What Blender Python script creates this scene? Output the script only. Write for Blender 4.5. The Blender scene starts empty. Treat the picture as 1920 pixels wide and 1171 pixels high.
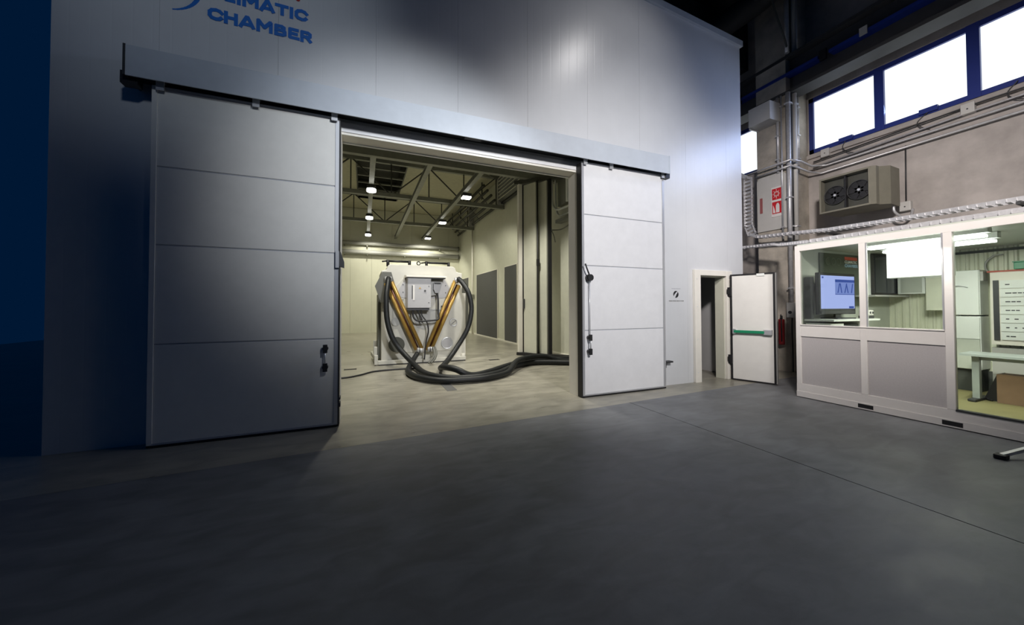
import bpy, bmesh, math, random
from mathutils import Vector, Matrix
random.seed(4)
SC = bpy.context.scene
COL = SC.collection

# ------------------------------------------------------------------ camera
YAW, PIT, ROL = .3913, .0194, -.0029
fw = Vector((math.sin(YAW)*math.cos(PIT), math.cos(YAW)*math.cos(PIT), math.sin(PIT)))
rt = Vector((math.cos(YAW), -math.sin(YAW), 0)); up = rt.cross(fw)
c, s = math.cos(ROL), math.sin(ROL)
rt, up = c*rt+s*up, -s*rt+c*up
cam = bpy.data.objects.new('camera', bpy.data.cameras.new('camera')); COL.objects.link(cam)
M = Matrix((rt, up, -fw)).transposed().to_4x4(); M.translation = Vector((0, 0, 1.5))
cam.matrix_world = M
cam.data.sensor_width = 36; cam.data.lens = 36*676.74/1920
cam.data.shift_y = -(585.5-561.91)/1920
cam.data.clip_start = .05; cam.data.clip_end = 200
SC.camera = cam

# ------------------------------------------------------------------ world, lights, exposure
SC.view_settings.view_transform = 'Standard'; SC.view_settings.look = 'None'
SC.view_settings.gamma = 1; SC.view_settings.use_curve_mapping = False
SC.view_settings.exposure = 0.0
w = bpy.data.worlds.new('world'); SC.world = w; w.use_nodes = True
w.node_tree.nodes['Background'].inputs[0].default_value = (.0003, .0086, .0320, 1)
w.node_tree.nodes['Background'].inputs[1].default_value = 1.0

def spot(name, loc, tgt, power, deg, color=(1, 1, 1), blend=1.0, rad=.25, spec=1.0):
    d = bpy.data.lights.new(name, 'SPOT'); d.energy = power; d.color = color
    d.spot_size = math.radians(deg); d.spot_blend = blend; d.shadow_soft_size = rad
    d.specular_factor = spec
    o = bpy.data.objects.new(name, d); COL.objects.link(o); o.location = loc
    o.rotation_euler = (Vector(tgt)-Vector(loc)).to_track_quat('-Z', 'Y').to_euler()
    return o
def area(name, loc, tgt, power, sx, sy, color=(1, 1, 1), spread=180):
    d = bpy.data.lights.new(name, 'AREA'); d.energy = power; d.color = color
    d.shape = 'RECTANGLE'; d.size = sx; d.size_y = sy; d.spread = math.radians(spread)
    o = bpy.data.objects.new(name, d); COL.objects.link(o); o.location = loc
    o.rotation_euler = (Vector(tgt)-Vector(loc)).to_track_quat('-Z', 'Y').to_euler()
    return o
# unseen spots added to shape the hall light; roof lamp inferred from its glint
spot('added_doorway_spot', (2.5, -2.0, 5.0), (4.3, 5.25, 2.6), 2150, 59, (1, .975, .96), 1.0, .3)  # added spot on the doorway, its cone edge fading floor and left side
spot('added_left_spot', (1.8, -.2, 5.0), (.7, 5.25, 3.1), 1250, 47, (.92, .96, 1), 1.0, .3)  # added to brighten the left leaf and the facade above it
spot('added_lettering_spot', (.2, -1.2, 6.0), (-1.5, 5.25, 5.2), 260, 40, (.80, .90, 1), 1.0, .3)  # added to lift the lettering at upper left
spot('hall_roof_lamp', (5.0, 2.5, 8.0), (3.9, 5.25, 4.6), 130, 88, (1, .97, .95), 1.0, .22)
spot('added_booth_spot', (2.0, .4, 5.4), (9.0, 3.6, 2.5), 2100, 63, (1, .92, .87), 1.0, .3)  # added to light the booth front, pillar and right wall
# daylight entering through the strip of hall windows
area('window_daylight', (9.6, 3.6, 5.75), (6.2, 5.2, 4.4), 36, 3.2, 1.0, (.42, .56, 1), 110)
# lamps of the chamber
CH_LAMPS = [(.24, 13.1, 5.78), (.24, 17.2, 5.78), (.24, 21.3, 5.78), (3.3, 12.8, 5.78), (3.3, 17.1, 5.78), (3.3, 21.3, 5.78)]
for p in CH_LAMPS:
    spot('chamber_spot', (p[0], p[1], p[2]-.36), (p[0]+.6, p[1]+2.2, 0), 290, 138, (1, .97, .80), .45, .12)
# two unseen spots added to brighten the chamber from above the lintel
for x in (.24, 3.3):
    spot('chamber_spot', (x, 8.3, 5.5), (x+.9, 8.6, 0), 700, 98, (1, .97, .86), .7, .12)
# booth lamps
area('booth_lamp_light', (7.0, 2.3, 2.28), (7.3, 2.3, 0), 34, .1, 1.1, (1, 1, .90))
area('booth_lamp_light', (7.7, 2.4, 2.28), (7.9, 2.4, 0), 34, .1, 1.1, (1, 1, .90))

# ------------------------------------------------------------------ materials
def mat(name, col, rough=.5, metal=0, noise=0, nscale=6, bump=0, bscale=40, emit=None, estr=1, spec=.5, stretch=None, coat=0):
    m = bpy.data.materials.new(name); m.use_nodes = True
    nt = m.node_tree; b = nt.nodes['Principled BSDF']
    b.inputs['Base Color'].default_value = (*col, 1)
    b.inputs['Roughness'].default_value = rough; b.inputs['Metallic'].default_value = metal
    b.inputs['Specular IOR Level'].default_value = spec
    b.inputs['Coat Weight'].default_value = coat
    if emit:
        b.inputs['Emission Color'].default_value = (*emit, 1); b.inputs['Emission Strength'].default_value = estr
    tc = nt.nodes.new('ShaderNodeTexCoord')
    vec = tc.outputs['Object']
    if stretch:
        mp = nt.nodes.new('ShaderNodeMapping'); mp.inputs['Scale'].default_value = stretch
        nt.links.new(vec, mp.inputs['Vector']); vec = mp.outputs['Vector']
    n = nt.nodes.new('ShaderNodeTexNoise'); n.inputs['Scale'].default_value = nscale
    n.inputs['Detail'].default_value = 6; n.inputs['Roughness'].default_value = .6
    nt.links.new(vec, n.inputs['Vector'])
    k = noise if noise else .04
    r = nt.nodes.new('ShaderNodeMapRange'); r.inputs['From Min'].default_value = .3; r.inputs['From Max'].default_value = .7
    r.inputs['To Min'].default_value = 1-k; r.inputs['To Max'].default_value = 1+k
    nt.links.new(n.outputs['Fac'], r.inputs['Value'])
    mx = nt.nodes.new('ShaderNodeVectorMath'); mx.operation = 'SCALE'; mx.inputs[0].default_value = col
    nt.links.new(r.outputs['Result'], mx.inputs['Scale']); nt.links.new(mx.outputs[0], b.inputs['Base Color'])
    if bump:
        n2 = nt.nodes.new('ShaderNodeTexNoise'); n2.inputs['Scale'].default_value = bscale; n2.inputs['Detail'].default_value = 4
        nt.links.new(vec, n2.inputs['Vector'])
        bp = nt.nodes.new('ShaderNodeBump'); bp.inputs['Strength'].default_value = bump; bp.inputs['Distance'].default_value = .01
        nt.links.new(n2.outputs['Fac'], bp.inputs['Height']); nt.links.new(bp.outputs['Normal'], b.inputs['Normal'])
    return m
def mat_floor(name, col, k, rough):
    m = mat(name, col, rough, noise=k, nscale=1.1, bump=.08, bscale=25, spec=.35)
    nt = m.node_tree; b = nt.nodes['Principled BSDF']
    tc = nt.nodes.new('ShaderNodeTexCoord')
    mp = nt.nodes.new('ShaderNodeMapping'); mp.inputs['Scale'].default_value = (1, 2.4, 1)
    n = nt.nodes.new('ShaderNodeTexNoise'); n.inputs['Scale'].default_value = 2.3; n.inputs['Detail'].default_value = 9
    n.inputs['Distortion'].default_value = .6
    nt.links.new(tc.outputs['Object'], mp.inputs[0]); nt.links.new(mp.outputs[0], n.inputs['Vector'])
    r = nt.nodes.new('ShaderNodeMapRange'); r.inputs['From Min'].default_value = .35; r.inputs['From Max'].default_value = .65
    r.inputs['To Min'].default_value = .78; r.inputs['To Max'].default_value = 1.12
    nt.links.new(n.outputs['Fac'], r.inputs['Value'])
    old = b.inputs['Base Color'].links[0].from_socket
    mx = nt.nodes.new('ShaderNodeVectorMath'); mx.operation = 'SCALE'
    nt.links.new(old, mx.inputs[0]); nt.links.new(r.outputs['Result'], mx.inputs['Scale']); nt.links.new(mx.outputs[0], b.inputs['Base Color'])
    r2 = nt.nodes.new('ShaderNodeMapRange'); r2.inputs['To Min'].default_value = rough-.1; r2.inputs['To Max'].default_value = rough+.15
    nt.links.new(n.outputs['Fac'], r2.inputs['Value']); nt.links.new(r2.outputs['Result'], b.inputs['Roughness'])
    return m
def mat_ribbed(name, col, rough, pitch, dist):
    # painted sandwich panel with fine vertical micro ribs
    m = mat(name, col, rough, noise=.03, nscale=2, spec=.5)
    nt = m.node_tree; b = nt.nodes['Principled BSDF']
    tc = nt.nodes.new('ShaderNodeTexCoord'); sx = nt.nodes.new('ShaderNodeSeparateXYZ')
    nt.links.new(tc.outputs['Object'], sx.inputs[0])
    a = nt.nodes.new('ShaderNodeMath'); a.operation = 'PINGPONG'; a.inputs[1].default_value = pitch/2
    nt.links.new(sx.outputs['X'], a.inputs[0])
    r = nt.nodes.new('ShaderNodeMapRange'); r.inputs['From Max'].default_value = pitch*.07
    nt.links.new(a.outputs[0], r.inputs['Value'])
    n2 = nt.nodes.new('ShaderNodeTexNoise'); n2.inputs['Scale'].default_value = 3
    nt.links.new(tc.outputs['Object'], n2.inputs['Vector'])
    ad = nt.nodes.new('ShaderNodeMath'); ad.operation = 'MULTIPLY_ADD'; ad.inputs[1].default_value = .35
    nt.links.new(n2.outputs['Fac'], ad.inputs[0]); nt.links.new(r.outputs['Result'], ad.inputs[2])
    bp = nt.nodes.new('ShaderNodeBump'); bp.inputs['Strength'].default_value = .35; bp.inputs['Distance'].default_value = dist
    nt.links.new(ad.outputs[0], bp.inputs['Height']); nt.links.new(bp.outputs['Normal'], b.inputs['Normal'])
    return m
def mat_emit(name, col, st):
    m = bpy.data.materials.new(name); m.use_nodes = True; nt = m.node_tree; nt.nodes.clear()
    e = nt.nodes.new('ShaderNodeEmission'); o = nt.nodes.new('ShaderNodeOutputMaterial')
    e.inputs[0].default_value = (*col, 1); e.inputs[1].default_value = st
    nt.links.new(e.outputs[0], o.inputs[0]); return m
def mat_glass(name, tint, a):
    m = bpy.data.materials.new(name); m.use_nodes = True; nt = m.node_tree; nt.nodes.clear()
    t = nt.nodes.new('ShaderNodeBsdfTransparent'); t.inputs[0].default_value = (*tint, 1)
    g = nt.nodes.new('ShaderNodeBsdfGlossy'); g.inputs['Roughness'].default_value = .03
    f = nt.nodes.new('ShaderNodeFresnel'); f.inputs[0].default_value = 1.45
    ml = nt.nodes.new('ShaderNodeMath'); ml.operation = 'MULTIPLY'; ml.inputs[1].default_value = a
    mx = nt.nodes.new('ShaderNodeMixShader'); o = nt.nodes.new('ShaderNodeOutputMaterial')
    nt.links.new(f.outputs[0], ml.inputs[0]); nt.links.new(ml.outputs[0], mx.inputs[0])
    nt.links.new(t.outputs[0], mx.inputs[1]); nt.links.new(g.outputs[0], mx.inputs[2]); nt.links.new(mx.outputs[0], o.inputs[0])
    return m

FACADE = mat_ribbed('facade_sheet', (.64, .65, .67), .30, .17, .0012)
HOOD = mat('hood_sheet', (.50, .54, .60), .45)
LEAFM = mat('door_leaf_skin', (.78, .78, .80), .42, noise=.03)
LEAFL = mat('door_leaf_skin_warm', (.76, .75, .72), .42, noise=.03)
ALU = mat('aluminium', (.62, .63, .66), .35, .6)
SEAM = mat('seam_grey', (.42, .43, .47), .5)
BLACK = mat('black_rubber', (.012, .012, .014), .5)
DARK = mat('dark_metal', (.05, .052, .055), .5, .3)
CREAM = mat('cream_paint', (.80, .77, .70), .45, noise=.03)
CHW = mat_ribbed('chamber_panel', (.66, .655, .54), .45, .25, .003)
CHPLAIN = mat('chamber_cream', (.62, .62, .52), .45)
CHROOF = mat('chamber_roof', (.52, .50, .36), .8, noise=.08)
STEEL = mat('grey_steel', (.22, .225, .19), .5, .2, noise=.12)
STEELD = mat('dark_steel', (.065, .066, .055), .5, .2, noise=.12)
GRILLE = mat('dark_grille', (.075, .077, .082), .6, noise=.1, nscale=30)
HALLF = mat_floor('hall_concrete', (.20, .205, .215), .16, .48)
CHF = mat_floor('chamber_concrete', (.34, .32, .265), .12, .30)
CONC = mat('wall_concrete', (.42, .385, .365), .85, noise=.2, nscale=2.0, bump=.3, bscale=14)
CONCD = mat('pillar_concrete', (.44, .40, .345), .85, noise=.28, nscale=2.6, bump=.4, bscale=12)
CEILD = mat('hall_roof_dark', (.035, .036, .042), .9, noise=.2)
BEAMD = mat('crane_beam_dark', (.05, .05, .052), .7, noise=.1)
BLUE = mat('blue_paint', (.008, .035, .26), .5)
BLUEF = mat('blue_window_frame', (.018, .035, .22), .4)
PANE = mat_emit('daylit_pane', (.90, .97, 1.0), 1.3)
GALV = mat('galvanised', (.60, .60, .62), .35, .45, noise=.12, nscale=20)
WALLP = mat('grey_plastic', (.55, .54, .52), .5)
BOOTHF = mat('booth_frame_white', (.78, .75, .72), .4, noise=.02)
BOOTHP = mat('booth_panel_grey', (.50, .475, .475), .6, noise=.05, nscale=60)
BOOTHI = mat('booth_ribbed_sheet', (.70, .72, .60), .45)
BOOTHC = mat('booth_ceiling_sheet', (.46, .49, .44), .5)
BOOTHFL = mat('booth_floor_green', (.24, .22, .10), .55, noise=.1, nscale=3)
GLASS = mat_glass('booth_glass', (.95, .975, .94), .9)
TUBE = mat_emit('fluorescent_tube', (.97, 1, .96), 7)
LAMP = mat_emit('lamp_face', (1, .99, .93), 9)
GLARE = mat_emit('glare_face', (1, 1, .96), 2.6)  # glow standing for glare on the booth glass
WHITE = mat('white_enamel', (.75, .78, .76), .35)
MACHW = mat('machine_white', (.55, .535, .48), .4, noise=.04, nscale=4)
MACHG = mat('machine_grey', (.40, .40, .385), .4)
MACHL = mat('machine_lightgrey', (.42, .415, .43), .4)
MACHD = mat('machine_shadow_grey', (.11, .11, .095), .5)
GOLD = mat('gold_pipe', (.36, .22, .05), .36, .3, noise=.18, nscale=5)
COPPER = mat('copper_pipe', (.07, .02, .012), .35, .4, noise=.2, nscale=5)
HOSE = mat('black_hose', (.006, .0075, .009), .5, bump=.3, bscale=90)
BROWN = mat('cardboard', (.22, .14, .085), .8, noise=.1)
GREEN = mat('green_bar', (.01, .23, .11), .4)
RED = mat('sign_red', (.55, .012, .02), .5)
SIGNW = mat('sign_white', (.75, .72, .70), .5)
LBLUE = mat('lettering_blue', (.012, .15, .55), .5)
LRED = mat('lettering_red', (.40, .02, .02), .5)
SCREEN = mat_emit('screen_face', (.42, .50, .95), 1.0)
SCRD = mat_emit('screen_dark_window', (.05, .09, .36), 1.0)
SCRM = mat_emit('screen_mid_window', (.20, .27, .66), 1.0)
TVB = mat('tv_black', (.012, .013, .016), .25)
DGLASS = mat('dark_glass_front', (.015, .02, .03), .12)
BOARD = mat('olive_board', (.055, .07, .048), .4)
ACM = mat('heater_beige', (.20, .19, .15), .55, noise=.08)
TABLE = mat('table_grey', (.33, .37, .36), .35)
SKIRT = mat('skirting_dark', (.05, .055, .05), .6)
TAPE = mat('floor_strip_grey', (.12, .12, .12), .6)

# ------------------------------------------------------------------ mesh helpers
class B:
    def __init__(s): s.bm = bmesh.new()
    def box(s, x0, x1, y0, y1, z0, z1):
        vs = [s.bm.verts.new((x, y, z)) for z in (z0, z1) for (x, y) in ((x0, y0), (x1, y0), (x1, y1), (x0, y1))]
        for f in ((3, 2, 1, 0), (4, 5, 6, 7), (0, 1, 5, 4), (1, 2, 6, 5), (2, 3, 7, 6), (3, 0, 4, 7)):
            s.bm.faces.new([vs[i] for i in f])
        return s
    def prism(s, pts, h, axis='z', h0=0):
        # pts 2D polygon, extruded along axis from h0 to h
        def P(a, b, t):
            return {'z': (a, b, t), 'y': (a, t, b), 'x': (t, a, b)}[axis]
        lo = [s.bm.verts.new(P(a, b, h0)) for a, b in pts]; hi = [s.bm.verts.new(P(a, b, h)) for a, b in pts]
        n = len(pts)
        s.bm.faces.new(lo[::-1]); s.bm.faces.new(hi)
        for i in range(n): s.bm.faces.new((lo[i], lo[(i+1) % n], hi[(i+1) % n], hi[i]))
        return s
    def rod(s, a, b, r, seg=10, r2=None):
        return s.tube([a, b], r, seg, r2)
    def bar(s, a, b, w, h, upv=(0, 0, 1)):
        a, b = Vector(a), Vector(b); d = (b-a).normalized(); u = Vector(upv)
        if abs(d.dot(u)) > .95: u = Vector((0, 1, 0))
        sd = d.cross(u).normalized(); u = sd.cross(d)
        vs = []
        for p in (a, b):
            for i, j in ((-1, -1), (1, -1), (1, 1), (-1, 1)): vs.append(s.bm.verts.new(p+sd*i*w/2+u*j*h/2))
        for f in ((0, 1, 2, 3), (7, 6, 5, 4), (0, 4, 5, 1), (1, 5, 6, 2), (2, 6, 7, 3), (3, 7, 4, 0)):
            s.bm.faces.new([vs[i] for i in f])
        return s
    def tube(s, path, r, seg=10, r2=None):
        path = [Vector(p) for p in path]; n = len(path); rings = []
        ref = Vector((0, 0, 1))
        for i, p in enumerate(path):
            d = (path[min(i+1, n-1)]-path[max(i-1, 0)]).normalized()
            if i == 0:
                if abs(d.dot(ref)) > .9: ref = Vector((1, 0, 0))
                u = d.cross(ref).normalized()
            else:
                u = (u-d*u.dot(d)).normalized()
            v = d.cross(u)
            rr = r if r2 is None else r+(r2-r)*i/(n-1)
            rings.append([s.bm.verts.new(p+(u*math.cos(t)+v*math.sin(t))*rr) for t in (2*math.pi*k/seg for k in range(seg))])
        for a, b in zip(rings, rings[1:]):
            for k in range(seg): 
                f = s.bm.faces.new((a[k], a[(k+1) % seg], b[(k+1) % seg], b[k])); f.smooth = True
        s.bm.faces.new(rings[0][::-1]); s.bm.faces.new(rings[-1]); return s
    def ring(s, c, ax, R, r, seg=24, ms=8):
        c = Vector(c); ax = Vector(ax).normalized(); ref = Vector((0, 0, 1)) if abs(ax.z) < .9 else Vector((1, 0, 0))
        u = ax.cross(ref).normalized(); v = ax.cross(u); rings = []
        for k in range(seg):
            t = 2*math.pi*k/seg; d = u*math.cos(t)+v*math.sin(t)
            rings.append([s.bm.verts.new(c+d*(R+r*math.cos(q))+ax*r*math.sin(q)) for q in (2*math.pi*j/ms for j in range(ms))])
        for k in range(seg):
            a, b = rings[k], rings[(k+1) % seg]
            for j in range(ms):
                f = s.bm.faces.new((a[j], a[(j+1) % ms], b[(j+1) % ms], b[j])); f.smooth = True
        return s
def smooth_path(pts, n=8):
    P = [Vector(p) for p in pts]; P = [P[0]*2-P[1]]+P+[P[-1]*2-P[-2]]; out = []
    for i in range(1, len(P)-2):
        a, b, c, d = P[i-1:i+3]
        for k in range(n):
            t = k/n
            out.append(.5*((2*b)+(c-a)*t+(2*a-5*b+4*c-d)*t*t+(3*b-a-3*c+d)*t**3))
    out.append(P[-2]); return out

def obj(name, b, m, parent=None, bevel=0, label=None, cat=None, group=None, kind=None):
    me = bpy.data.meshes.new(name)
    bmesh.ops.recalc_face_normals(b.bm, faces=b.bm.faces[:])
    b.bm.to_mesh(me); b.bm.free(); me.materials.append(m)
    o = bpy.data.objects.new(name, me); COL.objects.link(o)
    if parent:
        o.parent = parent; o.matrix_parent_inverse = inv(parent)
    if bevel:
        md = o.modifiers.new('bevel', 'BEVEL'); md.width = bevel; md.segments = 2; md.limit_method = 'ANGLE'
    tag(o, label, cat, group, kind); return o
def world(o):
    return (world(o.parent) @ o.matrix_parent_inverse if o.parent else Matrix()) @ Matrix.LocRotScale(o.location, o.rotation_euler, o.scale)
def inv(o): return world(o).inverted()
def tag(o, label=None, cat=None, group=None, kind=None):
    for k, v in (('label', label), ('category', cat), ('group', group), ('kind', kind)):
        if v: o[k] = v
    return o
def thing(name, label, cat, loc=(0, 0, 0), group=None, kind=None):
    o = bpy.data.objects.new(name, None); COL.objects.link(o); o.location = loc; o.empty_display_size = .1
    return tag(o, label, cat, group, kind)
def struct(name, loc=(0, 0, 0)):
    o = bpy.data.objects.new(name, None); COL.objects.link(o); o.location = loc; o['kind'] = 'structure'; return o
def text(name, body, x0, x1, z0, z1, y, m, parent, bold=.02, facing='-y', th=.003, spacing=1.0):
    cu = bpy.data.curves.new(name, 'FONT'); cu.body = body; cu.offset = bold; cu.extrude = .01; cu.resolution_u = 3
    cu.space_character = spacing
    t = bpy.data.objects.new(name, cu); COL.objects.link(t)
    bpy.context.view_layer.update()
    dg = bpy.context.evaluated_depsgraph_get()
    me = bpy.data.meshes.new_from_object(t.evaluated_get(dg)); bpy.data.objects.remove(t)
    xs = [v.co.x for v in me.vertices]; ys = [v.co.y for v in me.vertices]
    ax, bx, ay, by = min(xs), max(xs), min(ys), max(ys)
    for v in me.vertices:
        u = x0+(v.co.x-ax)/(bx-ax)*(x1-x0); h = z0+(v.co.y-ay)/(by-ay)*(z1-z0); d = y-(v.co.z+.01)/.02*th
        v.co = (u, d, h) if facing == '-y' else (d, -u, h)
    me.materials.clear(); me.materials.append(m)
    o = bpy.data.objects.new(name, me); COL.objects.link(o)
    if parent: o.parent = parent; o.matrix_parent_inverse = inv(parent)
    return o

D = 5.25          # plane of the chamber front
# ------------------------------------------------------------------ floors
fl = struct('floor')
LY = lambda x: 4.29+(x+.3)*.0615
XJ = 3.86
def slab(x0, x1, y0):
    return B().prism([(x0, y0), (x1, y0), (x1, min(LY(x1), 5.2)), (x0, LY(x0))], 0, 'z', -.12)
obj('slab', slab(-14, XJ-.006, -8), HALLF, fl)
obj('slab', slab(XJ+.006, 12, -8), HALLF, fl)
obj('joint_filler', B().box(XJ-.006, XJ+.006, -8, LY(XJ), -.12, -.006), BLACK, fl)
obj('chamber_slab', B().prism([(-14, LY(-14)+.005), (12, min(LY(12), 5.2)+.005), (12, 24.2), (-14, 24.2)], -.001, 'z', -.12), CHF, fl)
obj('floor_strip', B().box(1.40, 1.58, 6.44, 7.7, -.001, .003), TAPE, fl, label='dark grey inlaid strip on the chamber floor')

# ------------------------------------------------------------------ chamber front wall
wf = struct('wall_front')
OX0, OX1, OZ = -.28, 3.345, 3.80
EX0, EX1, EZ = 6.20, 6.94, 2.12
def top(x): return 7.13+(7.52-x)*.07
joints = [-3.02]+[3.60-1.15*k for k in range(5, 0, -1)]+[3.60, 4.75, 5.90, 7.05, 7.52]
holes = [(OX0, OX1, OZ), (EX0, EX1, EZ)]
for a, b_ in zip(joints, joints[1:]):
    a += .001; b_ -= .001
    cuts = sorted({a, b_, *[v for h in holes for v in h[:2] if a < v < b_]})
    m = B()
    for u, v in zip(cuts, cuts[1:]):
        z0 = 0
        for h in holes:
            if u >= h[0]-1e-6 and v <= h[1]+1e-6: z0 = h[2]
        m.prism([(u, z0), (v, z0), (v, top(v)), (u, top(u))], D+.2, 'y', D)
    o = obj('panel', m, FACADE, wf)
obj('wall_core', B().box(-3.01, OX0-.02, D+.02, D+.18, 0, 7.1).box(OX0-.02, OX1, D+.02, D+.18, OZ+.02, 7.1)
    .box(OX1+.01, EX0-.02, D+.02, D+.18, 0, 7.1).box(EX1+.02, 7.5, D+.02, D+.18, 0, 7.1).box(EX0-.02, EX1+.02, D+.02, D+.18, EZ+.02, 7.1), SEAM, wf)
obj('cornice', B().prism([(-3.1, top(-3.1)-.02), (7.56, top(7.56)-.02), (7.56, top(7.56)+.10), (-3.1, top(-3.1)+.10)], D+.3, 'y', D-.05), HOOD, wf)
ws = struct('wall_chamber_side')
obj('panel', B().box(7.45, 7.52, 5.455, 24.2, 0, 7.1), FACADE, ws)

# ------------------------------------------------------------------ chamber interior shell
wb = struct('wall_chamber_back')
k = -8
x = -3.0
while x < 5.7:
    obj('panel', B().box(x+.003, min(x+1.15, 5.72)-.003, 22.9, 23.1, 0, 7.3), CHW, wb); x += 1.15
wr = struct('wall_chamber_right')
RW = 5.72
for (a, b_) in ((5.45, 9.4), (9.4, 13.0), (13.0, 15.0), (15.0, 19.0), (19.0, 22.9)):
    obj('panel', B().box(RW, RW+.15, a+.003, b_-.003, 0, 7.3), CHPLAIN, wr)
obj('pilaster', B().box(RW-.06, RW, 12.75, 13.12, 0, 6.9), CREAM, wr)
obj('kerb', B().box(RW-.05, RW, 5.46, 22.9, 0, .06), CREAM, wr)
wl = struct('wall_chamber_left')
obj('panel', B().box(-3.02, -2.95, 5.455, 23.1, 0, 7.3), CHPLAIN, wl)
cc = struct('ceiling_chamber')
HX0, HX1 = -.25, 1.65
obj('roof_sheet', B().box(-3.02, HX0, 5.46, 23.1, 7.32, 7.45).box(HX1, 7.5, 5.45, 23.1, 7.32, 7.45)
    .box(HX0, HX1, 5.45, 13.6, 7.32, 7.45).box(HX0, HX1, 20.6, 23.1, 7.32, 7.45), CHROOF, cc)
sk = struct('trim_1')
obj('roof_recess', B().box(HX0-.05, HX0, 13.6, 20.6, 7.3, 8.3).box(HX1, HX1+.05, 13.6, 20.6, 7.3, 8.3).box(HX0, HX1, 13.55, 13.6, 7.3, 8.3)
    .box(HX0, HX1, 20.6, 20.65, 7.3, 8.3).box(HX0, HX1, 13.6, 20.6, 8.3, 8.35), STEELD, sk)
for i in range(7):
    y = 14.1+i*1.0
    obj('crossbar', B().bar((HX0, y, 7.34), (HX1, y, 7.34), .09, .06), STEEL, sk)

# trusses ---------------------------------------------------------------
def truss(y, lab, zb=5.86, hb=.15):
    t = thing('roof_truss', lab, 'truss', (5.5, y, 5.8), 'roof trusses across the chamber')
    xr = 5.70; xl = -2.94; zt = 7.15
    obj('bottom_chord', B().bar((xl, y, zb), (xr, y, zb), .16, hb), STEEL, t)
    obj('top_chord', B().bar((xl, y, zt), (xr, y, zt), .14, .14), STEEL, t)
    n = 9; st = 1.45
    for i in range(n):
        x1 = xr-.35-i*st; x0 = x1-st
        if x0 < xl: break
        obj('web_post', B().bar((x1, y, zb+.05), (x1, y, zt-.05), .045, .045), STEELD, t)
        up_ = (i % 2 == 0)
        obj('web_diagonal', B().bar((x1, y, zt if up_ else zb), (x0, y, zb if up_ else zt), .045, .045), STEELD, t)
    obj('end_plate', B().box(xr-.28, xr, y-.05, y+.05, zb-.05, zt), MACHG, t)
truss(10.1, 'steel roof truss nearest the doorway, crossing just behind the lintel', 5.58, .24)
truss(14.75, 'middle steel roof truss with light end plate at the side wall')
truss(19.4, 'farthest steel roof truss, low in the view near the back wall')
# sway rods between trusses
for (x0, x1, y0, y1, lab) in ((2.6, 5.2, 10.2, 14.6, 'crossed sway rods between the nearest and middle trusses'), (.3, 2.2, 14.8, 19.3, 'crossed sway rods between the middle and farthest trusses')):
    t = thing('cross_bracing', lab, 'bracing', ((x0+x1)/2, (y0+y1)/2, 6.5))
    obj('rod', B().rod((x0, y0, 5.92), (x1, y1, 7.05), .022, 6), STEEL, t)
    obj('rod', B().rod((x1, y0, 5.92), (x0, y1, 7.05), .022, 6), STEEL, t)
# lamp beams running into the depth
for (x, lab) in ((.24, 'leftmost lengthwise beam carrying three round lamps'), (1.8, 'middle lengthwise beam without lamps'), (3.38, 'right lengthwise beam carrying three square lamps')):
    t = thing('ceiling_beam', lab, 'beam', (x, 14, 5.7))
    obj('web', B().box(x-.02, x+.02, 5.6, 22.8, 5.66, 5.80), STEEL, t)
    obj('lower_flange', B().box(x-.075, x+.075, 5.6, 22.8, 5.64, 5.66), STEEL, t)
    obj('upper_flange', B().box(x-.075, x+.075, 5.6, 22.8, 5.78, 5.80), STEEL, t)
pos_word = ['nearest', 'second', 'farthest']
for i, p in enumerate(CH_LAMPS[:6]):
    rnd = i < 3
    t = thing('ceiling_lamp', f'{pos_word[i%3]} of the three glowing {"round lamps under the left" if rnd else "square lamps under the right"} ceiling beam', 'lamp', (p[0], p[1], 5.62), 'chamber ceiling lamps')
    z = 5.62
    if rnd:
        obj('housing', B().rod((p[0], p[1], z+.02), (p[0], p[1], z-.10), .15, 16), DARK, t)
        obj('lamp_face', B().rod((p[0], p[1], z-.10), (p[0], p[1], z-.19), .15, 16), LAMP, t)
    else:
        obj('housing', B().box(p[0]+.02, p[0]+.34, p[1]-.15, p[1]+.15, z-.09, z+.02), DARK, t)
        obj('lamp_face', B().box(p[0]+.03, p[0]+.33, p[1]-.14, p[1]+.14, z-.14, z-.09), LAMP, t)
# pipes along the top of the back wall
for z, r, lab in ((5.22, .11, 'upper of two pale horizontal ducts on the back wall'), (4.70, .13, 'lower of two pale horizontal ducts on the back wall')):
    t = thing('wall_duct', lab, 'duct', (0, 22.6, z))
    obj('pipe', B().rod((-2.95, 22.6, z), (5.60, 22.6, z), r, 12), MACHG, t)
    obj('end_cap', B().rod((5.60, 22.6, z), (5.64, 22.6, z), r+.03, 12), STEELD, t)
    for x in (-2.4, -1.0, .2, 2.3, 4.4):
        obj('bracket', B().bar((x, 22.9, z-.16), (x, 22.45, z-.16), .05, .04), STEEL, t)
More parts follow.
